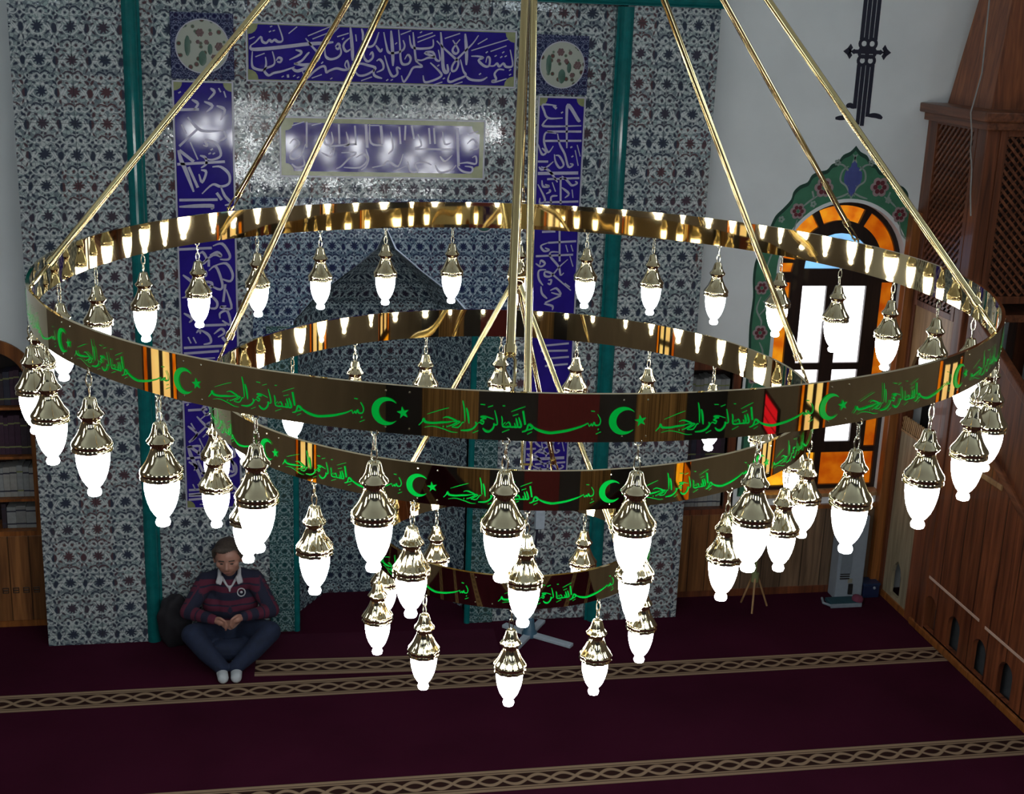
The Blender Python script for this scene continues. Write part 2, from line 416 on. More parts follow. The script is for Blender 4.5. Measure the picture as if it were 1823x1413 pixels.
# tiled wall: two piers that stand proud and the middle field with the niche opening
for n, x0, x1 in (('wall_tile_left', -1.75, -.93), ('wall_tile_right', 2.735, 3.47)):
    o = struct(n, B(x0, x1, 10.2, 10.598, 0.0, 5.1), TILE); set_uv(o, wall_uv if x0 < 0 else (lambda co, n: (wall_uv(co, n)[0]+.074, co.z+.055)))
NX = .93
bm = B(-.93, -.1, 10.28, 10.598, 0, 5.1); box(bm, 1.96, 2.735, 10.28, 10.598, 0, 5.1); box(bm, -.1, 1.96, 10.28, 10.598, 3.6, 5.1)
box(bm, -.1, .21, 10.28, 10.598, 0, 2.0); box(bm, 1.65, 1.96, 10.28, 10.598, 0, 2.0)
o = struct('wall_tile_middle', bm, TILE); set_uv(o, wall_uv)
# spandrel field of bluer tiles around the niche head
spd = [(-.1, 2.0), (.2, 2.0), (.2, 2.625), (.39, 2.84), (.65, 3.04), (.85, 3.21), (NX, 3.375), (1.01, 3.21), (1.21, 3.04), (1.47, 2.84), (1.66, 2.625), (1.66, 2.0), (1.96, 2.0), (1.96, 3.6), (-.1, 3.6)]
o = struct('wall_tile_spandrel', slab([spd], 10.28, .318), TILE_B); set_uv(o, wall_uv)
# niche: half octagon with a pointed hood
plan = [(.21, 10.30), (.21, 10.58), (.47, 11.0), (1.39, 11.0), (1.65, 10.58), (1.65, 10.30)]
us = [0]
for a, b2 in zip(plan, plan[1:]): us.append(us[-1]+math.hypot(a[0]-b2[0], a[1]-b2[1]))
bm = bmesh.new(); levels = [(0, 1), (2.62, 1), (2.83, .74), (3.03, .38), (3.2, .1), (3.36, .002)]
grid = [[bm.verts.new((NX+(x-NX)*s, 10.3+(y-10.3)*(s**.7), z)) for x, y in plan] for z, s in levels]
uvl = bm.loops.layers.uv.new('UVMap')
for j in range(len(levels)-1):
    for i in range(5):
        f = bm.faces.new((grid[j][i], grid[j+1][i], grid[j+1][i+1], grid[j][i+1]))
        for l, (uu, vv) in zip(f.loops, ((us[i], levels[j][0]), (us[i], levels[j+1][0]), (us[i+1], levels[j+1][0]), (us[i+1], levels[j][0]))): l[uvl].uv = (uu+.02, vv)
struct('wall_niche', bm, TILE_N)
for x in (.10, 1.76):            # narrow tiled borders beside the niche
    o = struct('wall_tile_jamb', B(x-.1, x+.1, 10.262, 10.281, 0, 2.6, .004), TILE_G); set_uv(o, wall_uv)
for i, x in enumerate((.215, 1.645)):
    struct('trim_%d' % (i+1), tube(bmesh.new(), [(x, 10.28, 0), (x, 10.28, 2.6)], .028, 12), TEAL, True)
# glazed teal mouldings
def half_round(x, y, z0, z1):
    bm = bmesh.new(); tube(bm, [(x, y, z0), (x, y, z1)], .056, 20)
    box(bm, x-.075, x+.075, y-.004, y+.06, z0, z1); return bm
struct('trim_3', half_round(-.93, 10.225, 0, 5.08), TEAL, False)
struct('trim_4', half_round(2.735, 10.225, 0, 5.08), TEAL, False)
bm = bmesh.new(); tube(bm, [(-1.76, 10.2, 5.15), (3.49, 10.2, 5.15)], .062, 20); box(bm, -1.76, 3.49, 10.17, 10.6, 5.09, 5.21)
struct('trim_5', bm, TEAL)

# ------------------------------------------------------------------ calligraphy panels
WR = {"title":[[10,-969,48,-935,71,-896,110,-885,78,-857,68,-835,90,-818,77,-796,92,-774,79,-746,82,-740,110,-772,204],[15,-969,48,-964,21,-869,26,-702,48,-561,69,-421,82,-370,89],[10,-725,206,-707,105,-696,24],[5,-922,172,-822,211],[5,-979,91,-940,109],[5,-937,-33,-870,-6],[10,-958,5,-963,-83,-944,-116,-877,-125,-860,-80,-865,-31],[10,-814,9,-798,-56,-810,-90,-866,-114,-872,-136,-844,-163,-805,-145,-749,-132,-681,-108,-653,-96],[10,-787,-56,-770,-34,-747,-44,-759,-66,-781,-62],[10,-692,-48,-613,-7,-607,15,-646,25],[10,-652,-74,-602,-51,-562,-5,-545,12],[15,-658,-74,-591,-81,-509,-78,-574,-105,-636,-126,-670,-108],[10,-572,110,-533,62,-483,8,-472,-25,-495,-53,-506,-26,-477,19,-432,87,-375,149,-325,200],[10,-356,56,-336,79,-322,63,-336,40,-353,51],[10,-322,63,-313,13,-342,-21,-393,-34,-427,-12,-432,43],[15,-245,200,-231,49,-228,-40],[10,-245,126,-285,91,-296,58,-274,25,-234,49],[10,-597,-128,-580,-161,-557,-172,-512,-126,-461,-91,-432,-90,-421,-129,-399,-117,-347,-99,-290,-108,-256,-96,-268,-41,-285,-75,-262,-108],[5,-555,127,-392,198],[5,-522,106,-364,171],[5,-342,128,-257,156],[5,-695,139,-633,190],[5,-529,-174,-455,-146],[10,-163,192,-152,151,-157,107],[5,-206,149,-200,100],[10,-205,-106,-176,-61,-113,-70,-56,-91,-124,-137,-182,-145,-211,-112],[10,-148,51,-142,-15,-114,-42,-79,-13,-85,26,-102,3],[10,-126,96,-114,64,-69,82,-35,171],[10,-57,76,-22,33,-9,56],[10,-67,-91,-67,-141,-8,-162],[5,-164,-183,-84,-153],[10,-831,153,-827,146],[10,-803,160,-800,153],[10,-822,189,-819,182],[10,-743,-165,-739,-172],[10,-704,-153,-701,-175],[10,-659,-158,-655,-164],[10,-631,-168,-627,-175],[10,-387,-170,-383,-176],[10,-302,118,-296,112],[10,-455,-58,-449,-64],[10,1,172,20,81,38,29,86,25,140,44,158,79,145,119],[15,55,185,68,36,72,-69],[10,111,193,122,84,129,-20,147,-55,189,-48,204,-12,182,16,159,-19],[10,192,155,205,86,236,64,308,64,368,80,370,132],[10,219,179,230,81,243,-17,262,-40],[10,243,-17,285,-22,333,-3,382,5,309,32,369,39,394,-13,425,-17,411,58],[10,-51,-37,-27,-25,-3,-53,-2,-94,-50,-119],[10,9,5,40,-93,70,-145,106,-126,100,-79,130,-90],[10,136,-137,155,-183,191,-135,226,-76,292,-68,256,-40],[10,299,-132,312,-179,361,-172,427,-141,433,-111,352,-37],[15,426,186,441,47,450,-69,469,-104,487,-92,480,-45],[10,397,122,459,65,540,-2,565,-31,548,-84,517,-91,528,-38,611,52,671,113,712,172],[10,573,139,526,79,520,50,545,33,562,63,518,131],[15,611,181,624,53,625,-47],[10,579,-7,603,-89,622,-124,556,-155,507,-174,488,-157,506,-103],[15,651,-52,706,-62,775,-84,788,-131,759,-179,710,-207,661,-194,629,-147,645,-76],[10,661,19,710,20,753,10,717,-9,761,-49,798,-48,803,5,784,17,773,-25],[10,798,-48,835,-47,859,-28,878,-51,908,-27,928,-50,971,-49,979,-19,957,75],[10,916,-74,873,-72,843,-106,857,-147,826,-159,851,-165,937,-139],[10,622,-124,660,-152,740,-156,788,-131],[5,660,60,939,150],[5,807,58,928,103],[5,457,141,572,182],[5,253,140,366,181],[5,253,108,385,162],[5,127,159,204,190],[5,834,-204,932,-174],[5,380,-198,446,-176],[5,429,-211,483,-192],[5,532,-194,599,-171],[5,708,108,780,151],[10,776,55,781,48],[10,845,30,849,23],[10,888,23,893,16],[10,922,30,926,23],[10,902,58,907,51],[10,410,-53,415,-60],[10,729,-106,734,-113],[10,959,-70,964,-77],[10,961,-105,965,-112],[10,455,-146,459,-153],[10,28,-169,33,-176],[10,62,-168,66,-175],[10,91,97,96,91],[10,276,184,280,177]],"second":[[10,-578,187,-580,-4],[10,-340,174,-335,28],[10,-220,167,-210,21],[15,-137,178,-126,4],[10,-109,179,-99,41,-10,24],[15,-25,171,-10,34],[10,115,165,126,36],[10,162,175,158,65],[10,209,176,229,75],[10,341,161,352,40],[10,378,162,390,41],[15,558,165,575,-124],[5,-118,170,-34,171],[10,-707,21,-671,58,-634,22,-699,-52,-690,-89,-626,-69,-588,23],[10,-691,-126,-654,-153,-599,-134,-607,-60],[10,-469,-39,-396,-66,-377,-1,-405,-47],[10,-321,-37,-210,-35,-266,-82,-321,-138,-359,-157],[10,-210,-72,-154,-43,-126,-89,-182,-145,-303,-147],[10,-136,-6,-117,-79,-135,-135,-172,-164],[10,-88,-144,-4,-124,33,-95,109,-132,146,-38],[5,72,-169,147,-140,194,-111],[10,184,-93,204,-167,261,-167,241,-111,317,-100,365,-118],[10,393,-118,433,-173,518,-153,556,-115],[10,565,-124,605,-161,672,-170,681,-132,623,-123],[10,679,-57,707,-47,709,-103,641,-95,575,-105],[10,430,-51,469,-88,525,-40],[10,239,1,524,2],[10,-414,8,-210,30],[10,-460,135,-442,26,-386,36,-395,118],[10,-285,120,-266,29,-303,10],[10,50,127,70,7,33,-40],[10,257,113,286,30,239,11],[10,445,135,466,43,513,53],[5,-688,157,-596,187],[5,-542,161,-469,180],[5,636,120,721,141],[10,638,46,684,84,725,19,658,-1]],"left":[[10,-114,1402,-42,1321,17,1303,144,1310],[10,-50,1313,-180,1190],[15,-216,1235,-37,1253,151,1261],[10,144,1310,158,1264,113,1233],[10,-8,1201,22,1194,8,1231,45,1232,97,1203,118,1127,57,1095,4,1102],[15,-189,1160,-169,1084,-141,1016,-86,855],[10,-181,1160,-79,1078],[10,-199,1057,147,1082],[10,-33,1124,4,1110,11,1064,-28,1033],[10,-118,1039,-55,887],[10,-44,987,-23,926,9,1003,-28,1018],[10,55,1042,116,1043,175,990,173,921,112,897,52,911,-26,841],[10,112,897,141,827,185,773,139,757],[10,-193,792,87,799],[15,-195,742,33,752,39,725],[10,81,850,117,796],[10,55,1614,84,1585,38,1532],[10,8,1517,67,1488,21,1442],[10,-81,1529,-37,1501,-68,1455],[10,96,1489,155,1460,124,1385],[5,-160,1348,-125,1282],[5,-101,1222,-49,1094],[5,114,1616,129,1587],[5,151,1595,165,1550],[10,-179,1453,-31,1460],[10,35,1145,40,1135],[10,65,1145,70,1136],[10,51,1175,56,1166],[10,-168,1583,-163,1574],[10,-123,1584,-118,1575],[10,-185,1504,-178,1494],[10,-209,420,35,433],[10,43,448,113,465,165,386,156,346,94,346],[10,-74,369,-35,401,-5,345,-37,313,-74,361],[10,18,377,73,401,103,369,41,377,-92,273],[10,10,345,9,290],[10,-47,234,-16,250,-16,218,-47,226],[10,8,258,62,290,106,162,89,113,12,146],[10,55,298,140,314,185,234,168,178,106,194],[10,-73,130,-25,170,28,162,20,129,-41,154],[10,129,154,110,16],[10,135,113,171,-33,86,-24,132,-16],[10,11,73,63,16,54,-32,0,-32],[10,83,-114,84,-73,139,-57,160,-163,99,-130],[10,-97,-170,129,-163],[10,-98,-227,-74,-203,-68,-235],[10,-67,-203,-6,-244,9,-302,-46,-318],[10,34,-236,89,-195,112,-228,64,-261],[10,96,-261,126,-302],[10,-195,-345,102,-331],[10,-196,-390,69,-372],[5,-112,-432,37,-426],[5,-161,-259,-140,-309],[5,-123,-260,-101,-309],[10,-185,225,-118,162,-158,97],[10,-198,49,-98,57,-115,-15],[10,-187,-72,-126,-113,-150,-145]],"right":[[10,-46,1550,-152,1556,-142,1509,-107,1455,7,1458],[10,-71,1550,-45,1527],[10,-107,1455,-142,1415,-121,1392,158,1402],[15,51,1229,37,1521,60,1545,131,1445,147,1445],[10,-111,1353,160,1358],[10,-37,1339,-119,1345,-132,1273,-96,1195,-57,1243],[10,-28,1339,-8,1260,37,1181,70,1086,107,1102,81,1110],[10,-132,1281,164,1287],[10,-180,1257,-144,1178,-112,1194,-146,1226],[10,-37,1172,-4,1165,32,1101,0,1077,-35,1124,-46,1180],[10,-175,1122,-93,1123],[10,-165,1082,-131,1059,-51,1124],[10,-148,1082,-81,1051,-11,964],[15,-171,1030,151,1039],[10,-95,987,162,999],[10,-136,978,-125,930,-76,931,-110,946],[10,12,1005,22,794],[10,20,1013,71,973,106,941,147,958,130,974],[10,24,924,84,876,53,843],[10,-98,874,-66,891,-75,907],[10,-53,793,-56,850,-6,859],[10,-167,946,-104,825,-145,801,-146,841],[10,-112,805,163,816],[5,118,1214,148,1095],[5,132,1255,161,1167],[5,-53,963,-24,891],[5,108,909,119,844],[10,83,1242,89,1232],[10,95,1170,101,1161],[10,-3,1504,3,1495],[10,21,628,35,338],[10,-118,573,-10,578],[10,-65,487,162,501],[10,-65,487,-122,462,-95,421,-54,429,-88,446],[10,-160,379,142,393],[10,23,413,-36,413,-43,379,28,296,48,229,73,246],[10,101,355,37,296,-28,221,-78,221,-80,254,-37,246,7,213,139,103],[10,-158,321,-115,296,-83,321,-117,346,-124,313],[10,-72,271,-130,263,-128,196,-92,145],[10,-51,187,-26,187,-33,154,-55,162],[10,-108,137,-97,78,-53,36],[10,-31,103,19,120,56,69,-22,86],[10,-69,2,56,61],[10,-77,-6,-8,-24,-7,-58],[5,79,471,98,413],[5,121,471,140,418],[5,117,380,146,297],[5,85,162,129,129],[10,-79,-353,143,-333],[10,-86,-396,137,-393],[10,-57,-461,149,-446],[10,-46,-522,143,-506],[10,-114,-125,-28,-160,57,-143],[10,-94,-211,19,-246,129,-212]],"bas":[[15,-1845,221,-1772,303,-1752,360,-1708,297,-1559,287,-1401,309,-1275,323,-1170,347],[10,-1361,405,-1277,432,-1171,401,-1075,342,-1210,257,-1273,236],[10,-1170,347,-1012,346,-1178,237],[10,-1178,231,-1062,228,-1011,269,-970,337,-928,340],[10,-972,793,-936,622,-913,362],[15,-895,646,-860,518,-834,324],[5,-1728,186,-1558,221,-1356,181,-1186,127,-1059,124],[15,-998,172,-851,181,-747,230,-687,310,-709,363],[10,-687,310,-626,357,-562,327,-543,383,-606,401,-555,437,-493,451,-608,477,-515,488,-346,436],[15,-559,240,-506,188,-432,176,-361,239,-333,328,-354,338],[10,-332,621,-284,439,-275,330,-353,327],[10,-193,508,-174,422,-181,324],[5,-616,732,-522,726],[5,-469,680,-366,717],[5,-755,131,-642,187],[5,-171,171,-27,237],[5,-1679,463,-1407,570,-1240,625],[5,-179,720,-127,722],[10,-1357,230,-1336,228],[10,-1283,235,-1262,233],[10,-108,334,-46,386,-11,304,-106,284,-171,314,-110,384],[10,-75,302,21,289,84,308,66,374],[15,94,475,132,310,53,290],[15,149,493,204,312,133,293],[15,231,629,282,348],[15,224,196,310,232,353,351,436,286,326,233],[15,435,303,565,240,759,194,950,215,1173,260,1410,337,1536,405],[15,435,300,566,231,759,186,951,205,1173,250,1411,327],[10,1536,405,1564,338,1602,388,1628,346,1656,422,1684,363,1764,372,1783,472,1720,589],[10,1737,279,1757,271],[5,1702,174,1805,224],[5,329,149,423,202],[5,-6,604,135,667,275,722],[5,29,522,139,560],[5,1587,655,1660,647]]}
def lettering(bm, strokes, cx, cz, Y, hw, dz=0, dx=0, clip=None):
    for s in strokes:
        pts = [(cx+dx+s[i]/1000, cz+dz+s[i+1]/1000) for i in range(1, len(s), 2)]
        if clip and any(not (clip[0] < p[0] < clip[1] and clip[2] < p[1] < clip[3]) for p in pts): continue
        stroke(bm, pts, hw*s[0]/10, lambda a, b2: (a, Y, b2), .3)
    return bm
def panel(label, x0, x1, z0, z1, bord, notch, data, cx, cz, hw, extra=()):
    t = empty('inscription_panel', ((x0+x1)/2, 10.28, z0), label, 'tile panel', 'blue inscription panels')
    obj('border', slab([rect(x0, x1, z0, z1)], 10.266, .0138), OLIVE, t)
    obj('edging', slab([rect(x0, x1, z0, z1), rect(x0+.012, x1-.012, z0+.012, z1-.012)], 10.263, .003), BORDERLINE, t)
    obj('blue_field', slab([notched(x0+bord, x1-bord, z0+bord, z1-bord, notch)], 10.261, .006), COBALT, t)
    bm = bmesh.new(); lettering(bm, data, cx, cz, 10.2595, hw, clip=(x0+bord*.5, x1-bord*.5, z0+bord*.5, z1-bord*.5))
    for dz in extra: lettering(bm, data, cx, cz, 10.2595, hw, dz, clip=(x0+bord*.5, x1-bord*.5, z0+bord*.5, min(z1-bord, 2.05)))
    obj('lettering', bm, SCRIPT, t)
    return t
panel('wide blue inscription panel at the top, between the two round flower medallions', -.115, 1.897, 4.45, 4.875, .018, .07, WR['title'], .89, 4.66, .0105)
panel('smaller wide blue inscription panel with olive corners, mirroring the lamps above the niche', .12, 1.677, 3.755, 4.205, .045, .06, WR['second'], .9, 3.98, .009)
panel('tall blue inscription panel left of the niche, below the left medallion', -.65, -.21, 1.11, 4.445, .014, .06, WR['left'], -.43, 2.78, .012, (-1.2, -2.3))
panel('tall blue inscription panel right of the niche, behind the chandelier rods', 2.08, 2.455, 1.1, 4.4, .014, .06, WR['right'], 2.27, 2.78, .010, (-1.25, -2.35))
def floral_disc():
    m, nt, b = mat('painted_flower_disc'); g = nt.nodes.new('ShaderNodeNewGeometry')
    vo = nt.nodes.new('ShaderNodeTexVoronoi'); vo.inputs['Scale'].default_value = 17; nt.links.new(g.outputs['Position'], vo.inputs['Vector'])
    rp = nt.nodes.new('ShaderNodeValToRGB'); e = rp.color_ramp.elements; nt.links.new(vo.outputs['Distance'], rp.inputs['Fac'])
    e[0].position = .18; e[0].color = (.10, .035, .03, 1); e[1].position = .34; e[1].color = (.36, .38, .32, 1)
    x = e.new(.27); x.color = (.07, .12, .08, 1)
    nt.links.new(rp.outputs['Color'], b.inputs['Base Color']); b.inputs['Roughness'].default_value = .2
    return m
DISC = floral_disc(); BLOOM = plain('bloom_brown', (.10, .045, .045), .3)
BLUEGREY = floral_tile('small_blue_tile', .09, (.06, .075, .14, 1), (.2, .22, .33, 1), (.015, .015, .06, 1))
for x0, x1, z0, z1, lab in ((-.65, -.2, 4.455, 4.925, 'round painted flower medallion in a dark square, upper left of the tiled wall'),
                            (2.05, 2.46, 4.415, 4.855, 'round painted flower medallion in a dark square, behind the thick central rods')):
    t = empty('medallion', ((x0+x1)/2, 10.28, z0), lab, 'medallion', 'flower medallions')
    o = obj('square_field', slab([rect(x0, x1, z0, z1)], 10.268, .0118), BLUEGREY, t); set_uv(o, wall_uv)
    cx, cz, r = (x0+x1)/2, (z0+z1)/2, (x1-x0)/2*.86
    obj('painted_disc', slab([arc(cx, cz, r, 0, 354, 59)], 10.262, .007), DISC, t)
    obj('rim', slab([arc(cx, cz, r, 0, 354, 59), arc(cx, cz, r*.955, 0, 354, 59)], 10.258, .006), BORDERLINE, t)
    bm = bmesh.new()                       # cypress, vase and blooms painted on the disc
    for (dx, dz, w, h) in ((-.105, .0, .022, .075), (.0, -.085, .03, .055), (.055, -.02, .018, .04)):
        ball(bm, (cx+dx, 10.262, cz+dz), 1, 2, (w, .002, h))
    obj('painted_leaves', bm, plain('leaf_green', (.03, .09, .06), .3), t)
    for (dx, dz, w) in ((-.015, .095, .03), (.12, -.0, .032), (.03, .03, .018), (-.03, .03, .016), (.06, .09, .016), (.08, -.075, .02)):
        bm = bmesh.new()
        for k in range(6): ball(bm, (cx+dx+w*.6*math.cos(k*PI/3), 10.262, cz+dz+w*.6*math.sin(k*PI/3)), 1, 1, (w*.45, .002, w*.45))
        ball(bm, (cx+dx, 10.262, cz+dz), 1, 1, (w*.4, .0025, w*.4)); obj('painted_flower', bm, BLOOM, t)
t = empty('medallion', (1.69, 10.27, 3.36), 'small green medallion with pale writing, just under the back of the top ring', 'medallion')
obj('disc', slab([arc(1.69, 3.42, .075, 0, 350, 35)], 10.268, .007), plain('dark_green_glaze', (.03, .09, .07), .2), t)
obj('rim', slab([arc(1.69, 3.42, .075, 0, 350, 35), arc(1.69, 3.42, .066, 0, 350, 35)], 10.265, .004), BORDERLINE, t)
bm = bmesh.new()
for pts in ([(-.035, .0), (-.02, -.03), (0, -.01), (.02, -.03), (.035, .02)], [(0, .035), (0, -.01)], [(.02, .04), (.022, -.02)]): stroke(bm, [(1.69+a, 3.42+b2) for a, b2 in pts], .006, lambda a, b2: (a, 10.2655, b2))
obj('lettering', bm, SCRIPT, t)

# ------------------------------------------------------------------ chandelier
CX, CY, RB = .9367, 4.9025, 1.75
BAND = .0731*RB
RINGS = [(RB, 5-.5251*RB, 0.0), (.656*RB, 5-.7638*RB, 0.0), (.315*RB, 5-1.112*RB, .012*RB)]
def ang(deg): return rad(deg)-YAW
def rp_(R, deg, z, dx=0): 
    a = ang(deg); return Vector((CX+dx*math.cos(YAW)+R*math.sin(a), CY-dx*math.sin(YAW)-R*math.cos(a), z))
ch = empty('chandelier', (CX, CY, 6.3), 'large brass three ring chandelier with green inscriptions, hanging in front of the tiled wall', 'chandelier')
def band_mesh(R, n):
    bm = bmesh.new(); th = .012; prof = [(R-th, 0), (R, 0), (R, -BAND), (R-th, -BAND)]; rings = []
    for k in range(n):
        a = 2*PI*k/n; w = 1+.00045*math.sin(9*a+.7)+.00022*math.sin(23*a+2)+.00012*math.sin(41*a)
        rings.append([bm.verts.new((r*w*math.sin(a), -r*w*math.cos(a), z)) for r, z in prof])
    for k in range(n):
        a, b2 = rings[k], rings[(k+1) % n]
        for i in range(4): bm.faces.new((a[i], a[(i+1) % 4], b2[(i+1) % 4], b2[i]))
    bmesh.ops.recalc_face_normals(bm, faces=bm.faces)
    for f in bm.faces: f.smooth = True
    for e in bm.edges:
        if len(e.link_faces) == 2 and e.calc_face_angle(0) > .7: e.smooth = False
    return bm
def basmala_mesh(R):
    bm = bmesh.new(); hw = .018*BAND
    def put(u, v):
        a = u*BAND/R; return ((R+.0022)*math.sin(a), -(R+.0022)*math.cos(a), -BAND+v*BAND)
    for s in WR['bas']:
        pts = [(s[i]/1000, s[i+1]/1000) for i in range(1, len(s), 2)]
        stroke(bm, pts, .0175*s[0]/10, put, .35)
    me = bpy.data.meshes.new('inscription'); bm.normal_update(); bm.to_mesh(me); bm.free(); return me
def emblem_meshes(R, small=False):
    out = []
    def put(u, v):
        a = u*BAND/R; return ((R+.0022)*math.sin(a), -(R+.0022)*math.cos(a), -BAND+v*BAND)
    bm = bmesh.new(); prev = None
    for i in range(41):                      # crescent: between an outer and an offset inner circle
        t = rad(38+284*i/40); o1 = (.0+.29*math.cos(t), .45+.29*math.sin(t))
        k = i/40; t2 = rad(62+236*k); i1 = (.085+.225*math.cos(t2), .45+.225*math.sin(t2))
        q = [bm.verts.new(put(*o1)), bm.verts.new(put(*i1))]
        if prev: bm.faces.new((prev[0], q[0], q[1], prev[1]))
        prev = q
    out.append(('crescent', bm))
    bm = bmesh.new(); c = bm.verts.new(put(.36, .45)); vs = []
    for i in range(10):
        r = .13 if i % 2 == 0 else .052; a = PI/2+i*PI/5+.2; vs.append(bm.verts.new(put(.36+r*math.cos(a), .45+r*math.sin(a))))
    for i in range(10): bm.faces.new((c, vs[i], vs[(i+1) % 10]))
    out.append(('star', bm)); res = []
    for n, bm in out:
        me = bpy.data.meshes.new(n); bm.normal_update(); bm.to_mesh(me); bm.free(); res.append((n, me))
    return res
def sub(name, me, m, parent, rot):
    if not me.materials: me.materials.append(m)
    o = bpy.data.objects.new(name, me); COL.objects.link(o); o.parent = parent; o.rotation_euler = (0, 0, rot); return o
ring_objs = []
for i, (R, z, dx) in enumerate(RINGS):
    me = bpy.data.meshes.new('ring'); bm = band_mesh(R, (384, 288, 192)[i]); bm.to_mesh(me); bm.free(); me.materials.append(BRASS)
    ro = bpy.data.objects.new('ring', me); COL.objects.link(ro); ro.parent = ch
    ro.location = (dx*math.cos(YAW), -dx*math.sin(YAW), z-6.3); ring_objs.append(ro)
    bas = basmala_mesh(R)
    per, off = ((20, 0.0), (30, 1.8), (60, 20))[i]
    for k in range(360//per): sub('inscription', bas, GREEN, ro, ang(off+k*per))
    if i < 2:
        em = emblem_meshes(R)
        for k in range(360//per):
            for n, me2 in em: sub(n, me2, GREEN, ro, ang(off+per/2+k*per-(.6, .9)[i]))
    for zz in (.12, .88):
        bm = bmesh.new(); bmesh.ops.create_icosphere(bm, subdivisions=1, radius=.0032, matrix=Matrix.Translation((0, -R, -BAND*zz)))
        me3 = bpy.data.meshes.new('rivet'); bm.to_mesh(me3); bm.free()
        for k in range(360//per):
            for da in (-.018, .018): sub('rivet', me3, CHAIN, ro, ang(off+per/2+k*per)+da*RB/R+(.10*BAND/R if i < 2 else 0))
APEX = Vector((CX, CY, 5+.64*RB))
def rod(a, b2, r=.012):
    """hanging rod with a fork and pin at its lower end"""
    bm = bmesh.new(); a, b2 = Vector(a), Vector(b2); d = (b2-a).normalized()
    tube(bm, [a, b2-d*.10], r, 12)
    x, y = frame_axes(d)
    for s in (-1, 1): tube(bm, [b2-d*.11, b2-d*.085+x*s*.014, b2-d*.02+x*s*.014, b2+x*s*.010], .004, 8)
    tube(bm, [b2-d*.015-x*.02, b2-d*.015+x*.02], .004, 8)
    tube(bm, [b2-d*.10, b2-d*.125], r*1.35, 12)
    o = obj('rod', bm, ROD, ch, True); return o
for deg in (0, 61.5, 121, 180, -130, -65):
    rod(APEX, rp_(RB-.006, deg-.3, RINGS[0][1]+.004))
for deg in (2.6, 90.2, 180, -90.4):
    rod(APEX, rp_(RINGS[1][0]-.006, deg, RINGS[1][1]+.004))
HUB = Vector((CX, CY, 5-.545*RB))
for deg in (50, 160, -76):
    rod(HUB, rp_(RINGS[2][0]-.006, deg, RINGS[2][1]+.004, RINGS[2][2]), .010)
bm = bmesh.new(); lathe(bm, [(.012, .05), (.03, .035), (.036, 0), (.03, -.03), (.012, -.045), (.004, -.06)], 24, HUB)
obj('lower_hub', bm, BRASS, ch, True)
obj('centre_stem', tube(bmesh.new(), [APEX, HUB], .008, 10), ROD, ch, True)
bm = bmesh.new(); lathe(bm, [(.02, .12), (.05, .1), (.09, .02), (.09, -.02), (.05, -.05), (.02, -.06)], 24, APEX)
obj('upper_hub', bm, BRASS, ch, True)
obj('ceiling_chain', tube(bmesh.new(), [APEX+Vector((0, 0, .1)), (CX, CY, 8.0)], .012, 10), CHAIN, ch)

# ------------------------------------------------------------------ lamps hanging under the rings
CAPP = [(.003, 0), (.015, .001), (.018, .006), (.0235, .028), (.030, .043), (.036, .049), (.0385, .054), (.035, .061), (.029, .066), (.027, .071), (.028, .078), (.033, .092), (.042, .112), (.051, .126), (.057, .134), (.0605, .140), (.061, .146), (.058, .152), (.0605, .158), (.060, .163), (.048, .165)]
GLP = [(.040, .155), (.047, .160), (.0495, .175), (.049, .195), (.0462, .214), (.041, .236), (.0335, .256), (.0245, .271), (.017, .280), (.0135, .284)]
KNP = [(.0132, .283), (.0185, .288), (.0212, .296), (.0185, .305), (.010, .309)]
DROP = .086
def lamp_proto(fluted):
    ms = {}
    bm = bmesh.new()
    tube(bm, [(.009*math.cos(a), 0, -.006-.010*math.sin(a)*1.0) for a in [2*PI*k/12 for k in range(12)]], .0022, 6, True)
    for j, zc in enumerate((-.034, -.066)):
        pts = [((0 if j % 2 == 0 else .008*math.cos(a)), (.008*math.cos(a) if j % 2 == 0 else 0), zc-.021*math.sin(a)) for a in [2*PI*k/14 for k in range(14)]]
        tube(bm, pts, .0022, 6, True)
    ms['chain'] = (bm, CHAIN)
    bm = bmesh.new(); lathe(bm, [(r, -DROP-z) for r, z in CAPP], 48 if fluted else 32, flute=12 if fluted else 0, famp=.035); ms['brass_cap'] = (bm, LAMPBRASS)
    bm = bmesh.new(); lathe(bm, [(r, -DROP-z) for r, z in GLP], 28); ms['glass_shade'] = (bm, GLASS)
    bm = bmesh.new(); lathe(bm, [(r, -DROP-z) for r, z in KNP], 20); ms['glass_knob'] = (bm, GLASS)
    out = {}
    for n, (bm, m) in ms.items():
        me = bpy.data.meshes.new(n); bm.normal_update(); bmesh.ops.recalc_face_normals(bm, faces=bm.faces)
        for f in bm.faces: f.smooth = True
        sharpen(bm); bm.to_mesh(me); bm.free(); me.materials.append(m); out[n] = me
    return out
PR = [lamp_proto(False), lamp_proto(True)]
ORD = ['', 'first', 'second', 'third', 'fourth', 'fifth', 'sixth', 'seventh', 'eighth', 'ninth', 'tenth', 'eleventh', 'twelfth', 'thirteenth', 'fourteenth', 'fifteenth']
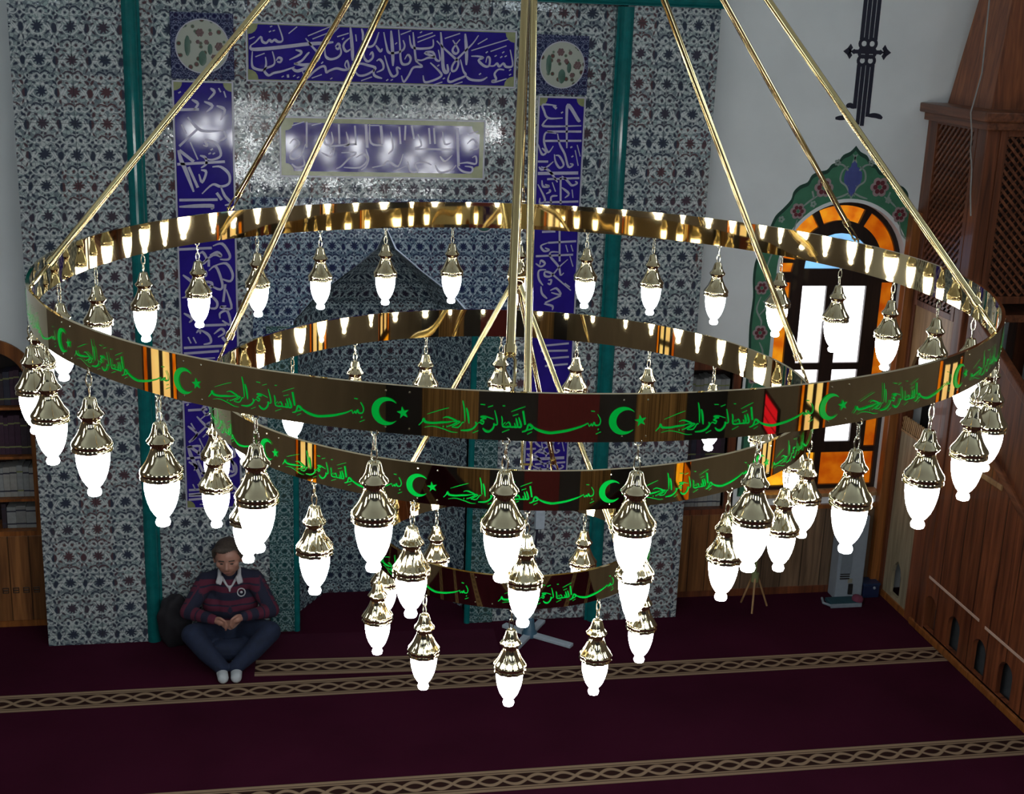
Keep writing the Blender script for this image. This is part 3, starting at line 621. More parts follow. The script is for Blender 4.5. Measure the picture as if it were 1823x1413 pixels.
def place_lamps(R, z, dx, n, phase, proto, ringname, group):
    for k in range(n):
        deg = phase+k*360/n
        if k == 0: lab = 'lit glass lamp at the front centre of the %s' % ringname
        elif k == n/2: lab = 'lit glass lamp at the back centre of the %s' % ringname
        elif k < n/2: lab = 'lit glass lamp under the %s, %s right of its front centre' % (ringname, ORD[k])
        else: lab = 'lit glass lamp under the %s, %s left of its front centre' % (ringname, ORD[n-k])
        p = rp_(R-.0035, deg, z-BAND+.004, dx)
        t = empty('hanging_lamp', p, lab, 'lamp', group)
        t.rotation_euler = (0, 0, ang(deg)+random.uniform(-.5, .5))
        for pn, me in proto.items():
            c = bpy.data.objects.new(pn, me); COL.objects.link(c); c.parent = t
place_lamps(*RINGS[0], 32, -.35, PR[0], 'largest top ring', 'lamps under the largest ring')
place_lamps(*RINGS[1], 20, 3.0, PR[1], 'middle ring', 'lamps under the middle ring')
place_lamps(*RINGS[2], 10, .8, PR[1], 'smallest bottom ring', 'lamps under the smallest ring')

# ------------------------------------------------------------------ stained windows
AMBER = emit('amber_glass_daylight', (1.0, .36, .012, 1), .72, .6, 9)
DEEPAMBER = emit('deep_amber_glass_daylight', (.85, .22, .006, 1), .5, .6, 7)
YELLOW = emit('golden_glass_daylight', (1.0, .52, .02, 1), 1.0, .45, 7)
PALE = emit('clear_glass_daylight', (.95, .97, 1.0, 1), 2.2, .1, 2)
PALEYEL = emit('pale_yellow_glass_daylight', (1.0, .82, .40, 1), 1.0, .2, 3)
SKYBLUE = emit('blue_glass_daylight', (.25, .62, 1.0, 1), 1.1, .3, 3)
def pie(r0, r1, a0, a1): return arc(0, 3.0, r1, a0, a1, 10)+arc(0, 3.0, r0, a1, a0, 10)
def window(name, place, ex, panes_light):
    holes = [('amber', rect(-.53, -.42, 1.36, 2.86)), ('deep', rect(.42, .53, 1.36, 2.86)),
             ('amber', [(-.53, 2.95), (-.42, 2.95), (-.405, 3.03), (-.53, 3.03)]), ('deep', [(.42, 2.95), (.53, 2.95), (.53, 3.03), (.405, 3.03)]),
             ('amber', pie(.40, .53, 122, 172)), ('amber', pie(.40, .53, 68, 115)), ('deep', pie(.40, .53, 8, 61)),
             ('blue', arc(0, 2.98, .31, 0, 180, 16)),
             ('light', rect(-.31, -.085, 2.14, 2.83)), ('light', rect(.04, .28, 2.14, 2.83)),
             ('light', rect(-.31, -.085, 1.70, 2.08)), ('light', rect(.04, .28, 1.70, 2.08)),
             ('light', rect(-.31, -.085, 1.41, 1.64)), ('light', rect(.04, .28, 1.41, 1.64)),
             ('yellow', rect(-.53, -.04, 1.0, 1.31)), ('deep', rect(.02, .53, 1.0, 1.31))]
    e = Vector(ex)
    fr = obj(name, prism([arch(0, .95, 3.0, .57)]+[h for _, h in holes], .07, place, ex), DARKWOOD); fr['kind'] = 'structure'
    ms = dict(yellow=YELLOW, amber=AMBER, deep=DEEPAMBER, blue=SKYBLUE, light=panes_light)
    for k, h in holes:
        bm = prism([h], .012, place, ex); bmesh.ops.translate(bm, verts=bm.verts, vec=e*.03); obj('pane', bm, ms[k], fr)
    bm = prism([rect(-.57, .57, .93, .965)], .2, place, ex); bmesh.ops.translate(bm, verts=bm.verts, vec=-e*.13); obj('sill', bm, PINEWOOD, fr)
    return fr
window('window_1', lambda a, b2: (4.87+a, 10.70, b2), (0, 1, 0), PALE)
window('window_2', lambda a, b2: (-6.10, 4.02+a, b2), (-1, 0, 0), PALEYEL)
window('window_3', lambda a, b2: (7.10, -.32+a, b2), (1, 0, 0), PALEYEL)
window('window_4', lambda a, b2: (7.10, 4.62+a, b2), (1, 0, 0), PALEYEL)
FILLGLOW = emit('added_fill_glass', (.80, .92, 1.0, 1), 9.0)  # glowing panes of the added windows, fill light for the hall
def fill_window(n, place, ex):  # unseen window high on a wall, added to brighten the room
    fr = obj('window_%d' % n, prism([rect(-.6, .6, 5.4, 7.0)]+[rect(a, a+.5, z, z+.7) for a in (-.54, .04) for z in (5.46, 6.24)], .06, place, ex), WHITEWALL); fr['kind'] = 'structure'
    for a in (-.54, .04):
        for z in (5.46, 6.24):
            bm = prism([rect(a, a+.5, z, z+.7)], .012, place, ex); bmesh.ops.translate(bm, verts=bm.verts, vec=Vector(ex)*.02); obj('pane', bm, FILLGLOW, fr)
for i, y in enumerate((-2.5, 1.5, 5.5)):
    fill_window(5+i, lambda a, b2: (-6.08, y+a, b2), (-1, 0, 0)); fill_window(8+i, lambda a, b2: (7.08, y+a, b2), (1, 0, 0))
for i, x in enumerate((-3.5, .5, 4.5)): fill_window(11+i, lambda a, b2: (x+a, -5.08, b2), (0, -1, 0))
# painted border around the front window
left = [(0, 4.04), (-.045, 3.992), (-.105, 3.962), (-.148, 3.904), (-.197, 3.885), (-.238, 3.837), (-.306, 3.822), (-.365, 3.792), (-.398, 3.733), (-.465, 3.703), (-.514, 3.651), (-.53, 3.585), (-.593, 3.511), (-.656, 3.445), (-.70, 3.34), (-.745, 3.28), (-.765, 3.15), (-.80, 3.05), (-.805, 2.9), (-.79, 2.75), (-.80, 2.5), (-.785, 2.2), (-.79, 1.9), (-.78, 1.5), (-.78, .95)]
left = smooth_line(left, 3)
outer = [(4.87+a, b2) for a, b2 in left[::-1]]+[(4.87-a, b2) for a, b2 in left[1:]]
inner = [(4.87-.60, .95), (4.87-.60, 3.0)]+[(4.87-.60*math.cos(rad(6*i)), 3.0+.60*math.sin(rad(6*i))) for i in range(1, 30)]+[(4.87+.60, 3.0), (4.87+.60, .95)]
GREENP = plain('green_wall_paint', (.05, .20, .11), .55, 0, .12, 10)
DKGREEN = plain('dark_green_paint', (.010, .055, .035), .55, 0, .1)
PINKP = plain('pale_pink_paint', (.36, .27, .27), .6, 0, .1); MAROONP = plain('maroon_paint', (.14, .02, .03), .6)
LILACP = plain('blue_violet_paint', (.07, .09, .30), .6); LINEP = plain('pale_line_paint', (.30, .36, .32), .6)
t = empty('painted_arch_border', (4.87, 10.6, .95), 'green painted border with flowers and scalloped top around the stained glass window', 'wall painting')
obj('green_ground', slab([outer+inner[::-1]], 10.5952, .004), GREENP, t)
def inset(l, c, k): return [(c+(a-c)*k, (b2-2.6)*k+2.6) for a, b2 in l]
obj('dark_outline', slab([outer+inset(outer, 4.87, .975)[::-1]], 10.5935, .002), DKGREEN, t)
obj('pale_edging', slab([inner+[(4.87+.57, .95), (4.87+.57, 3.0)]+[(4.87+.57*math.cos(rad(6*i)), 3.0+.57*math.sin(rad(6*i))) for i in range(1, 30)]+[(4.87-.57, 3.0), (4.87-.57, .95)]], 10.5942, .005), WHITEWALL, t)
def flower(cx, cz, r):
    bm = bmesh.new()
    for k in range(6): ball(bm, (cx+r*.6*math.cos(k*PI/3), 10.594, cz+r*.6*math.sin(k*PI/3)), 1, 2, (r*.42, .003, r*.42))
    f = obj('flower', bm, PINKP, t)
    bm = bmesh.new()
    for k in range(6): ball(bm, (cx+r*.48*math.cos(k*PI/3), 10.591, cz+r*.48*math.sin(k*PI/3)), 1, 2, (r*.25, .002, r*.25))
    obj('flower_centre', bm, MAROONP, f)
for a, z, r in ((-.25, 3.69, .085), (.25, 3.70, .085), (-.46, 3.49, .07), (.46, 3.47, .07), (-.72, 2.835, .062), (-.70, 2.443, .068), (-.72, 2.05, .065), (-.70, 1.6, .065), (.71, 2.83, .06), (.70, 2.44, .065), (.71, 2.05, .06)):
    flower(4.87+a, z, r)
bm = bmesh.new(); W2 = lambda a, b2: (a, 10.5925, b2)
ball(bm, (4.87, 10.594, 3.78), 1, 2, (.085, .003, .095)); ball(bm, (4.87, 10.594, 3.86), 1, 2, (.03, .003, .06)); ball(bm, (4.87, 10.594, 3.69), 1, 2, (.04, .003, .07))
obj('blue_palmette', bm, LILACP, t)
bm = bmesh.new()
for s in (-1, 1):
    for pts in ([(0, 3.60), (.05, 3.70), (.11, 3.75), (.10, 3.83), (.05, 3.87)], [(-.03, 3.62), (.03, 3.72), (-.02, 3.80), (-.10, 3.88), (-.17, 3.88)], [(0, 3.66), (.08, 3.62), (.15, 3.60)], [(.30, 3.62), (.36, 3.58), (.42, 3.53)], [(.33, 3.60), (.35, 3.66)], [(.02, 3.90), (.0, 3.94), (.02, 3.97)],
                [(.46, 3.42), (.50, 3.30), (.60, 3.22), (.66, 3.12), (.70, 2.98)], [(.72, 2.76), (.75, 2.65), (.70, 2.55), (.70, 2.50)], [(.70, 2.36), (.66, 2.26), (.72, 2.15)], [(.72, 2.0), (.75, 1.88), (.69, 1.75), (.70, 1.66)], [(.62, 3.2), (.66, 3.28), (.62, 3.33)], [(.72, 2.6), (.66, 2.68), (.70, 2.72)], [(.70, 2.2), (.75, 2.24)]):
        stroke(bm, [(4.87+s*a, z) for a, z in pts], .008, W2)
for a, z in ((-.33, 3.55), (.34, 3.59), (-.60, 3.42), (.60, 3.4), (-.15, 3.90), (.15, 3.9)):
    for k in range(5): ball(bm, (4.87+a+.018*math.cos(k*1.257), 10.594, z+.018*math.sin(k*1.257)), 1, 1, (.013, .003, .013))
obj('scrolls', bm, LINEP, t)
# black calligraphic letter painted on the white wall
t = empty('painted_calligraphy', (4.88, 10.6, 4.2), 'black painted knotted calligraphy of four upright strokes on the white wall above the window', 'calligraphy')
bm = bmesh.new(); W3 = lambda a, b2: (a, 10.597, b2)
for i, x in enumerate((4.82, 4.86, 4.90, 4.94)):
    lo = (4.345, 4.215, 4.205, 4.28)[i]
    for z0, z1 in ((4.895, 5.75), (lo, 4.70)):
        box(bm, x-.0165, x+.0165, 10.594, 10.599, z0, z1)
obj('upright_strokes', bm, BLACKPAINT, t)
bm = bmesh.new()
for cx in (4.845, 4.915):
    for cz in (4.73, 4.795, 4.865): tube(bm, [(cx+.036*math.cos(a), 10.597, cz+.036*math.sin(a)) for a in [2*PI*k/16 for k in range(16)]], .014, 8, True)
tube(bm, [(4.76, 10.597, 4.80), (5.0, 10.597, 4.80)], .016, 8)
for s, cx in ((-1, 4.765), (1, 4.995)):
    for ox, oz, w, h in ((.055, 0, .04, .03), (.035, .03, .022, .032), (.035, -.03, .022, .032), (.0, 0, .03, .022)):
        bm.faces.new([bm.verts.new((cx+s*(ox+a), 10.595, 4.80+oz+b2)) for a, b2 in ((-w, 0), (0, h), (w, 0), (0, -h))])
for v in bm.verts: v.co.y = 10.5965+(v.co.y-10.597)*.15
obj('knot', bm, BLACKPAINT, t)
bm = bmesh.new()
for pts in ([(4.94, 4.29), (5.0, 4.292), (5.04, 4.285), (5.075, 4.27)], [(4.82, 4.35), (4.78, 4.37), (4.745, 4.36)], [(4.80, 4.29), (4.74, 4.27), (4.66, 4.262)]): stroke(bm, pts, .02, W3)
obj('serifs', bm, BLACKPAINT, t)

# ------------------------------------------------------------------ joinery along the white wall
t = empty('wall_panelling', (4.75, 10.58, 0), 'brown boarded wood panelling under the stained window', 'panelling')
BROWNB = wood('greyed_brown_boards', srgb(92, 72, 54), srgb(140, 112, 86), 'Z', 9, .19, along='X')
obj('boards', B(4.05, 5.5, 10.575, 10.599, .07, .82), BROWNB, t)
obj('top_rail', B(4.05, 5.5, 10.56, 10.599, .82, .86, .006), OAK, t)
obj('skirting', B(4.05, 5.5, 10.565, 10.599, 0, .07, .004), WALNUT, t)
BOOKS = [plain('book_%d' % i, c, .6, 0, .1, 30) for i, c in enumerate([(.035, .022, .03), (.05, .02, .04), (.03, .03, .05), (.34, .33, .30), (.30, .31, .30), (.24, .24, .23)])]
PAGE = plain('paper', (.4, .38, .33), .8)
def book(x, w, y, d, z, h, m, label, group, lean=0.0):
    t = empty('book', (x+w/2, y+d/2, z), label, 'book', group)
    obj('cover', B(x, x+w, y, y+d, z, z+h, .003), m, t)
    bm = bmesh.new()
    for zz in (.2, .8): box(bm, x-.0005, x+w+.0005, y-.0015, y+.01, z+h*zz-.006, z+h*zz+.006)
    obj('spine_bands', bm, OLIVE if h > .26 else BOOKS[2], t)
    return t
t = empty('bookcase', (-2.14, 10.6, 0), 'arched built in wooden bookcase at the far left of the tiled wall', 'bookcase')
obj('frame', slab([arch(-2.14, 0.001, 2.05, .388)[0:2]+arc(-2.14, 2.05, .388, 0, 180)+[], [(-2.43, .84), (-1.85, .84)]+arc(-2.14, 2.05, .29, 0, 180)], 10.585, .04), OAK, t)
bm = B(-2.53, -1.75, 10.895, 10.91, 0, 2.45); box(bm, -2.545, -2.53, 10.6, 10.9, 0, 2.2); box(bm, -1.75, -1.735, 10.6, 10.9, 0, 2.2)
obj('back_panel', bm, DARKWOOD, t)
for z in (.83, 1.10, 1.46, 1.87): obj('shelf', B(-2.49, -1.79, 10.63, 10.89, z-.022, z), OAK, t)
dr = obj('cupboard_door', B(-2.49, -1.79, 10.575, 10.60, .06, .8, .004), OAK_P, t)
bm = bmesh.new()
for k in range(8): 
    x = -2.44+k*.08
    tube(bm, [(x+.03*math.cos(a), 10.574, .33+.03*math.sin(a)) for a in [PI/4+k2*PI/2 for k2 in range(4)]], .005, 6, True)
    tube(bm, [(x-.02, 10.574, .33), (x+.02, 10.574, .33)], .005, 6)
obj('carved_strip', bm, DARKWOOD, dr)
def row(x0, x1, z, hs, ms, label, group, ws=(.03, .05), y=10.68):
    x = x0
    while x < x1-.03:
        w = random.uniform(*ws); h = hs*random.uniform(.9, 1.0)
        book(x, min(w, x1-x), y, .16, z, h, random.choice(ms), label, group); x += w+.001
row(-2.14, -1.80, 1.872, .29, BOOKS[0:3], 'dark bound book standing on the top shelf of the arched bookcase', 'books on the top shelf of the left bookcase')
row(-2.14, -1.80, 1.462, .33, BOOKS[0:2], 'dark purple book standing on the second shelf of the arched bookcase', 'books on the second shelf of the left bookcase')
row(-2.14, -1.80, 1.102, .27, BOOKS[3:5], 'pale cream book standing on the third shelf of the arched bookcase', 'books on the third shelf of the left bookcase', (.035, .06))
row(-2.09, -1.80, .832, .20, BOOKS[4:6], 'pale grey book standing on the lowest shelf of the arched bookcase', 'books on the lowest shelf of the left bookcase', (.06, .09))
book(-2.13, .035, 10.68, .16, .832, .21, BOOKS[0], 'black book at the left end of the lowest shelf of pale books', None)
t = empty('bookcase', (3.77, 10.6, 0), 'narrow built in wooden bookcase between the tiled wall and the stained window', 'bookcase')
obj('frame', slab([rect(3.505, 4.035, .001, 2.19), rect(3.58, 3.97, .84, 2.12)], 10.585, .04), WALNUT, t)
bm = B(3.5, 4.04, 10.895, 10.91, 0, 2.2); box(bm, 3.485, 3.5, 10.6, 10.9, 0, 2.2); box(bm, 4.04, 4.055, 10.6, 10.9, 0, 2.2)
obj('back_panel', bm, DARKWOOD, t)
for z in (.83, 1.27, 1.72): obj('shelf', B(3.56, 3.99, 10.63, 10.89, z-.022, z), WALNUT, t)
obj('cupboard_door', B(3.56, 3.98, 10.575, 10.60, .06, .79, .004), OAK_P, t)
row(3.575, 3.97, 1.722, .31, BOOKS[4:6], 'grey book standing on the upper shelf of the narrow bookcase', 'books on the upper shelf of the right bookcase')
row(3.575, 3.97, 1.272, .28, BOOKS[0:3], 'dark book standing on the middle shelf of the narrow bookcase', 'books on the middle shelf of the right bookcase')
row(3.575, 3.97, .832, .24, BOOKS[3:6], 'pale grey book standing on the lowest shelf of the narrow bookcase', 'books on the lowest shelf of the right bookcase')

# ------------------------------------------------------------------ minbar (wooden pulpit with stair)
mb = empty('minbar', (5.9, 8.0, 0), 'tall carved wooden minbar with lattice pavilion and stair, along the right side', 'minbar')
MX = 5.5
def bars(bm, a0, a1, b0, b1, sp, w, th, mp, sgn):
    """diagonal bars clipped to a rectangle; mp(a, b, depth) gives the point"""
    n0 = int(-(b1-b0)/sp)-2 if sgn > 0 else -1; n1 = int((a1-a0+b1-b0)/sp)+2
    for k in range(-n1, n1+1):
        c = (a0 if sgn > 0 else a0)+k*sp           # line: a = c + sgn*(b-b0)
        ts = []
        lo, hi = b0, b1
        if sgn > 0: lo = max(lo, b0+(a0-c)); hi = min(hi, b0+(a1-c))
        else: lo = max(lo, b0+(c-a1)); hi = min(hi, b0+(c-a0))
        if hi-lo < .01: continue
        p, q = (c+sgn*(lo-b0), lo), (c+sgn*(hi-b0), hi)
        nx, nz = (.7071*w/2*1, -sgn*.7071*w/2)
        vs = [bm.verts.new(mp(x+s*nx, z+s*nz, d)) for d in (0, th) for (x, z), s in ((p, -1), (p, 1), (q, 1), (q, -1))]
        for f in ((0, 1, 2, 3), (7, 6, 5, 4), (0, 4, 5, 1), (1, 5, 6, 2), (2, 6, 7, 3), (3, 7, 4, 0)): bm.faces.new([vs[i] for i in f])
    bmesh.ops.recalc_face_normals(bm, faces=bm.faces)
def lattice_panel(a0, a1, b0, b1, fw, mp, mpbox):
    bm = bmesh.new()
    for r in ((a0, a0+fw, b0, b1), (a1-fw, a1, b0, b1), (a0+fw, a1-fw, b0, b0+fw), (a0+fw, a1-fw, b1-fw, b1)): mpbox(bm, *r, -.012, .035)
    f = obj('lattice_frame', bm, WALNUT, mb)
    bm = bmesh.new(); bars(bm, a0+fw, a1-fw, b0+fw, b1-fw, .072, .022, .014, lambda a, b2, d: mp(a, b2, d), -1)
    obj('lattice', bm, WALNUT_H, f)
    bm = bmesh.new(); bars(bm, a0+fw, a1-fw, b0+fw, b1-fw, .072, .012, .006, lambda a, b2, d: mp(a, b2, d+.014), 1)
    obj('lattice', bm, WALNUT, f)
    bm = bmesh.new(); mpbox(bm, a0+fw*.5, a1-fw*.5, b0+fw*.5, b1-fw*.5, .03, .036); obj('dark_backing', bm, DARKWOOD, f)
sideP = lambda a, b2, d: (MX+d, a, b2)
def sideBox(bm, a0, a1, b0, b1, d0, d1): box(bm, MX+d0, MX+d1, a0, a1, b0, b1, .003)
PF = 9.64
frontP = lambda a, b2, d: (a, PF+d, b2)
def frontBox(bm, a0, a1, b0, b1, d0, d1): box(bm, a0, a1, PF+d0, PF+d1, b0, b1, .003)
for x, y in ((MX+.05, PF+.07), (MX+.05, 10.53), (6.55, PF+.07), (6.55, 10.53)):
    obj('post', B(x-.06, x+.06, y-.075, y+.065, 0, 4.30, .01), WALNUT, mb)
lattice_panel(PF+.135, 10.47, 2.72, 4.30, .05, sideP, sideBox)
lattice_panel(MX+.11, 6.49, 2.9, 4.28, .06, frontP, frontBox)
bm = B(MX-.10, 6.72, PF-.12, 10.6, 4.335, 4.41, .012); box(bm, MX-.05, 6.67, PF-.07, 10.6, 4.27, 4.335, .008)
obj('cornice', bm, WALNUT_H, mb)
bm = bmesh.new(); base = [(MX+.14, PF+.24), (6.46, PF+.24), (6.46, 10.58), (MX+.14, 10.58)]; tip = (5.98, 10.12)
lv = [(4.41, 1.0), (4.5, .97), (6.6, .28), (7.4, .05)]
rows = [[bm.verts.new((tip[0]+(x-tip[0])*s, tip[1]+(y-tip[1])*s, z)) for x, y in base] for z, s in lv]
for a, b2 in zip(rows, rows[1:]):
    for i in range(4): bm.faces.new((a[i], a[(i+1) % 4], b2[(i+1) % 4], b2[i]))
bm.faces.new(rows[0][::-1]); bm.faces.new(rows[-1])
obj('roof', bm, wood('roof_boards', srgb(104, 52, 28), srgb(166, 96, 54), 'Z', 9), mb)
obj('wall_post', B(5.41, 5.515, 10.50, 10.595, 0, 3.5, .008), OAK, mb)
# board with a pointed arch under the pavilion, then a pale panel in the passage
oy = 10.22
obj('arch_board', side([[(PF+.13, 2.0), (9.98, 1.72), (10.0, 2.1), (10.1, 2.34), (oy, 2.46), (10.34, 2.34), (10.45, 2.1), (10.465, 1.72), (10.47, 2.72), (PF+.13, 2.72)]], MX+.01, .03), PINEWOOD, mb)
obj('platform', B(MX, 6.6, PF+.02, 10.58, 2.74, 2.80), WALNUT_H, mb)
PALEW = wood('pale_panel_wood', srgb(128, 116, 92), srgb(178, 164, 136), 'Z', 9)
obj('passage_panel', side([rect(9.985, 10.46, .06, 1.6), pointed(10.225, .10, .30, .085, .43)], MX+.015, .03), PALEW, mb)
bm = bmesh.new(); bars(bm, 9.99, 10.455, 1.60, 1.72, .045, .014, .02, lambda a, b2, d: (MX+.015+d, a, b2), 1); box(bm, MX+.01, MX+.05, 9.985, 10.46, 1.58, 1.6)
obj('passage_grille', bm, PINEWOOD, mb)
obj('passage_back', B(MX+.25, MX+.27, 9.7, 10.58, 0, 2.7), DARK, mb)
bm = B(MX-.0, MX+.06, 9.98, 10.47, 0, .06); obj('sill', bm, OAK, mb)
# stair side
Y0, Y1 = 3.4, 9.98
zs = lambda y: 1.86+.54*(y-8.97)          # stringer line
zt = lambda y: 2.63+.5*(y-9.05)           # handrail line
low = [(y, z) for y, z in ((5.7, .0), (Y1, 0), (Y1, zs(9.7)), (9.58, zs(9.58)), (5.7, max(.02, zs(5.7))))]
niches = [arch(yc, .09, .29, .10, 12) for yc in (9.555, 9.155, 8.745, 8.35, 7.95, 7.55, 7.15, 6.75)]
sp = obj('side_panel', side([low]+niches, MX, .04), WALNUT_P, mb)
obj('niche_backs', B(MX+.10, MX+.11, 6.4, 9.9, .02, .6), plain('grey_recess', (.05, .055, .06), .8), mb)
obj('parapet', side([[(5.65, zs(5.65)), (9.58, zs(9.58)), (9.58, zt(9.58)), (5.65, zt(5.65))]], MX+.012, .03), WALNUT, mb)
def rail(name, pts, r, m):
    bm = bmesh.new(); (y0, z0), (y1, z1) = pts; d = Vector((0, y1-y0, z1-z0)); L = d.length
    box(bm, -r, r, 0, L, -r, r, r*.3); a = math.atan2(z1-z0, y1-y0)
    bmesh.ops.transform(bm, matrix=Matrix.Translation((MX+.01, y0, z0)) @ Matrix.Rotation(a, 4, 'X'), verts=bm.verts)
    return obj(name, bm, m, mb)
STRIPW = wood('pale_strip_wood', srgb(196, 160, 140), srgb(226, 196, 176), 'Y', 9)
rail('stringer', [(5.5, zs(5.5)), (9.6, zs(9.6))], .03, WALNUT_H)
rail('handrail', [(5.5, zt(5.5)), (9.6, zt(9.6))], .035, WALNUT)
rail('panel_moulding', [(8.74, 1.66), (9.12, 1.66)], .022, PINEWOOD)
rail('panel_moulding', [(8.80, .53), (9.66, .54)], .013, STRIPW)
rail('panel_moulding', [(7.3, .51), (8.71, .515)], .013, STRIPW)
rail('base_moulding', [(6.4, .035), (9.86, .035)], .03, OAK)
rail('base_moulding', [(6.4, .075), (9.78, .075)], .010, STRIPW)
bm = bmesh.new()
for k in range(9): box(bm, MX+.04, 6.56, 9.6-(k+1)*.42, 9.6, 0 if k == 8 else .0, max(.05, 2.2-k*.225-.02))
obj('steps', B(MX+.12, 6.56, 9.4, 9.64, .0, 2.1), WALNUT_H, mb); bm.free()
obj('far_parapet', side([[(5.65, .0), (9.58, 0), (9.58, zt(9.58)), (5.65, zt(5.65))]], 6.56, .04), WALNUT, mb)
cb = tag(obj('cable', tube(bmesh.new(), [(5.42, 9.76, 6.2), (5.42, 9.73, 5.23), (5.42, 9.70, 4.69), (5.375, 9.71, 4.39), (5.39, 9.68, 4.23), (5.42, 9.72, 4.10), (5.45, 9.72, 3.96), (5.45, 9.69, 3.77), (5.46, 9.66, 3.6)], .006, 8), plain('grey_cable', (.3, .29, .27), .5)), 'thin grey cable hanging down the corner of the minbar pavilion', 'cable')

# ------------------------------------------------------------------ small things on the floor
t = empty('floor_standing_unit', (5.17, 10.45, 0), 'narrow grey white floor standing unit against the panelling below the window', 'appliance')
GREYW = plain('grey_white_casing', (.28, .32, .36), .4, 0, .04)
obj('casing', B(5.03, 5.29, 10.40, 10.56, .0, .80, .012), GREYW, t)
obj('front_recess', B(5.06, 5.16, 10.394, 10.402, .25, .74), plain('grey_panel', (.19, .22, .25), .4), t)
bm = bmesh.new()
for k in range(3): box(bm, 5.06, 5.15, 10.390, 10.40, .20+k*.022, .208+k*.022)
obj('vents', bm, DARK, t)
obj('socket', B(5.15, 5.19, 10.385, 10.402, .05, .15, .004), DARK, t)
obj('label_plate', B(5.14, 5.18, 10.392, 10.402, .16, .20), plain('plate', (.28, .27, .2), .5), t)
t = empty('folded_rug', (5.06, 10.27, 0), 'dark teal folded rug with pale edging lying in front of the grey unit', 'rug')
TEALC = plain('dark_teal_cloth', (.012, .055, .075), .9)
obj('cloth', B(4.93, 5.20, 10.235, 10.39, .0, .035, .01), TEALC, t)
bm = B(4.92, 5.215, 10.222, 10.236, .0, .036, .004)
tube(bm, [(4.91, 10.40, .02), (4.88, 10.30, .02), (4.93, 10.23, .02)], .012, 8)
obj('pale_edge', bm, plain('pale_cloth', (.22, .26, .3), .9), t)
bm = bmesh.new(); ball(bm, (5.205, 10.30, .043), 1, 3, (.05, .06, .04))
for v in bm.verts: v.co += Vector((random.uniform(-.003, .003), 0, random.uniform(-.003, .003)))
tag(obj('cloth', bm, plain('red_cloth', (.16, .03, .06), .9), None, True), 'small crumpled red cloth beside the dark teal rug', 'cloth')
t = empty('storage_box', (5.38, 10.47, 0), 'low dark blue box between the grey unit and the minbar', 'box')
obj('body', B(5.305, 5.46, 10.40, 10.55, 0, .12, .01), plain('dark_blue_plastic', (.012, .02, .06), .4), t)
obj('lid', B(5.30, 5.465, 10.395, 10.555, .12, .14, .006), plain('blue_lid', (.015, .03, .08), .4), t)
bm = bmesh.new(); ball(bm, (5.405, 10.392, .10), .014, 2); obj('knob', bm, GREYW, t)
# pedestal with cross feet
fx, fy = 2.13, 9.98
t = empty('pedestal_stand', (fx, fy, 0), 'white pedestal stand with flat cross feet and slim pole, on the carpet before the niche', 'stand')
STANDW = plain('pale_blue_white_plastic', (.42, .48, .54), .4)
for a, ln in ((-.70, .40), (.98, .28), (2.35, .26), (4.12, .40)):
    bm = B(.05, ln, -.032, .032, .002, .03, .006)
    bmesh.ops.transform(bm, matrix=Matrix.Translation((fx, fy, 0)) @ Matrix.Rotation(a, 4, 'Z'), verts=bm.verts); obj('foot', bm, STANDW, t)
bm = bmesh.new(); lathe(bm, [(.022, .16), (.034, .15), (.05, .05), (.065, .03), (.065, .0)], 24, (fx, fy, 0)); obj('hub', bm, plain('dusk_blue_plastic', (.05, .12, .18), .4), t, True)
obj('pole', tube(bmesh.new(), [(fx, fy, .1), (fx, fy, .50)], .018, 14), STANDW, t, True)
obj('upper_pole', tube(bmesh.new(), [(fx, fy, .48), (fx+.03, fy, .98)], .010, 12), BLACKPAINT, t, True)
obj('head', B(fx+.005, fx+.085, fy-.03, fy+.03, .96, 1.12, .01), STANDW, t)
t = empty('folding_stand', (4.21, 10.27, 0), 'small three legged folding stand near the boarded wall under the right lamps', 'stand')
for a in (-1.9, .2, 2.0):
    obj('leg', tube(bmesh.new(), [(4.21+.15*math.cos(a), 10.30+.13*math.sin(a), .006), (4.21+.03*math.cos(a), 10.30+.03*math.sin(a), .30)], .009, 8), PINEWOOD, t)
obj('collar', tube(bmesh.new(), [(4.21, 10.30, .26), (4.21, 10.30, .34)], .034, 12), OLIVE, t)
obj('pole', tube(bmesh.new(), [(4.21, 10.30, .33), (4.21, 10.30, .62)], .011, 10), OLIVE, t)
obj('top_plate', B(4.10, 4.32, 10.22, 10.38, .62, .64, .006), PINEWOOD, t)
# prayer rug in front of the niche
m, nt, b = mat('rug_with_knot_border'); E.nt = nt
tc = nt.nodes.new('ShaderNodeTexCoord'); sx = nt.nodes.new('ShaderNodeSeparateXYZ'); nt.links.new(tc.outputs['Object'], sx.inputs[0])
nt.links.new(stripe_colour(nt, E(sx.outputs[0]), E(sx.outputs[1])-.125, (.05, .007, .02, 1), tc.outputs['Object']), b.inputs['Base Color']); b.inputs['Roughness'].default_value = .95; b.inputs['Specular IOR Level'].default_value = .1
rug = tag(obj('prayer_rug', B(0, 1.95, 0, .70, .0, .008), m), 'dark red rug with a tan knotwork front border, laid before the niche', 'rug')
rug.location = (-.13, 9.51, 0); rug.rotation_euler = (0, 0, -.045)
# bundled coat beside the seated person
bm = bmesh.new(); t = bmesh.ops.create_icosphere(bm, subdivisions=4, radius=1)
for v in bm.verts:
    n = v.co.copy(); k = 1+.10*math.sin(6*n.x+3*n.z)*math.cos(4*n.z+5*n.y)
    v.co = Vector((-.755+.135*n.x*k, 10.125+.10*n.y*k, max(.002, .20+.235*n.z*k)))
tag(obj('bag', bm, plain('black_cloth', (.012, .010, .014), .85), None, True), 'black soft bag slumped against the tiles left of the seated person', 'bag')
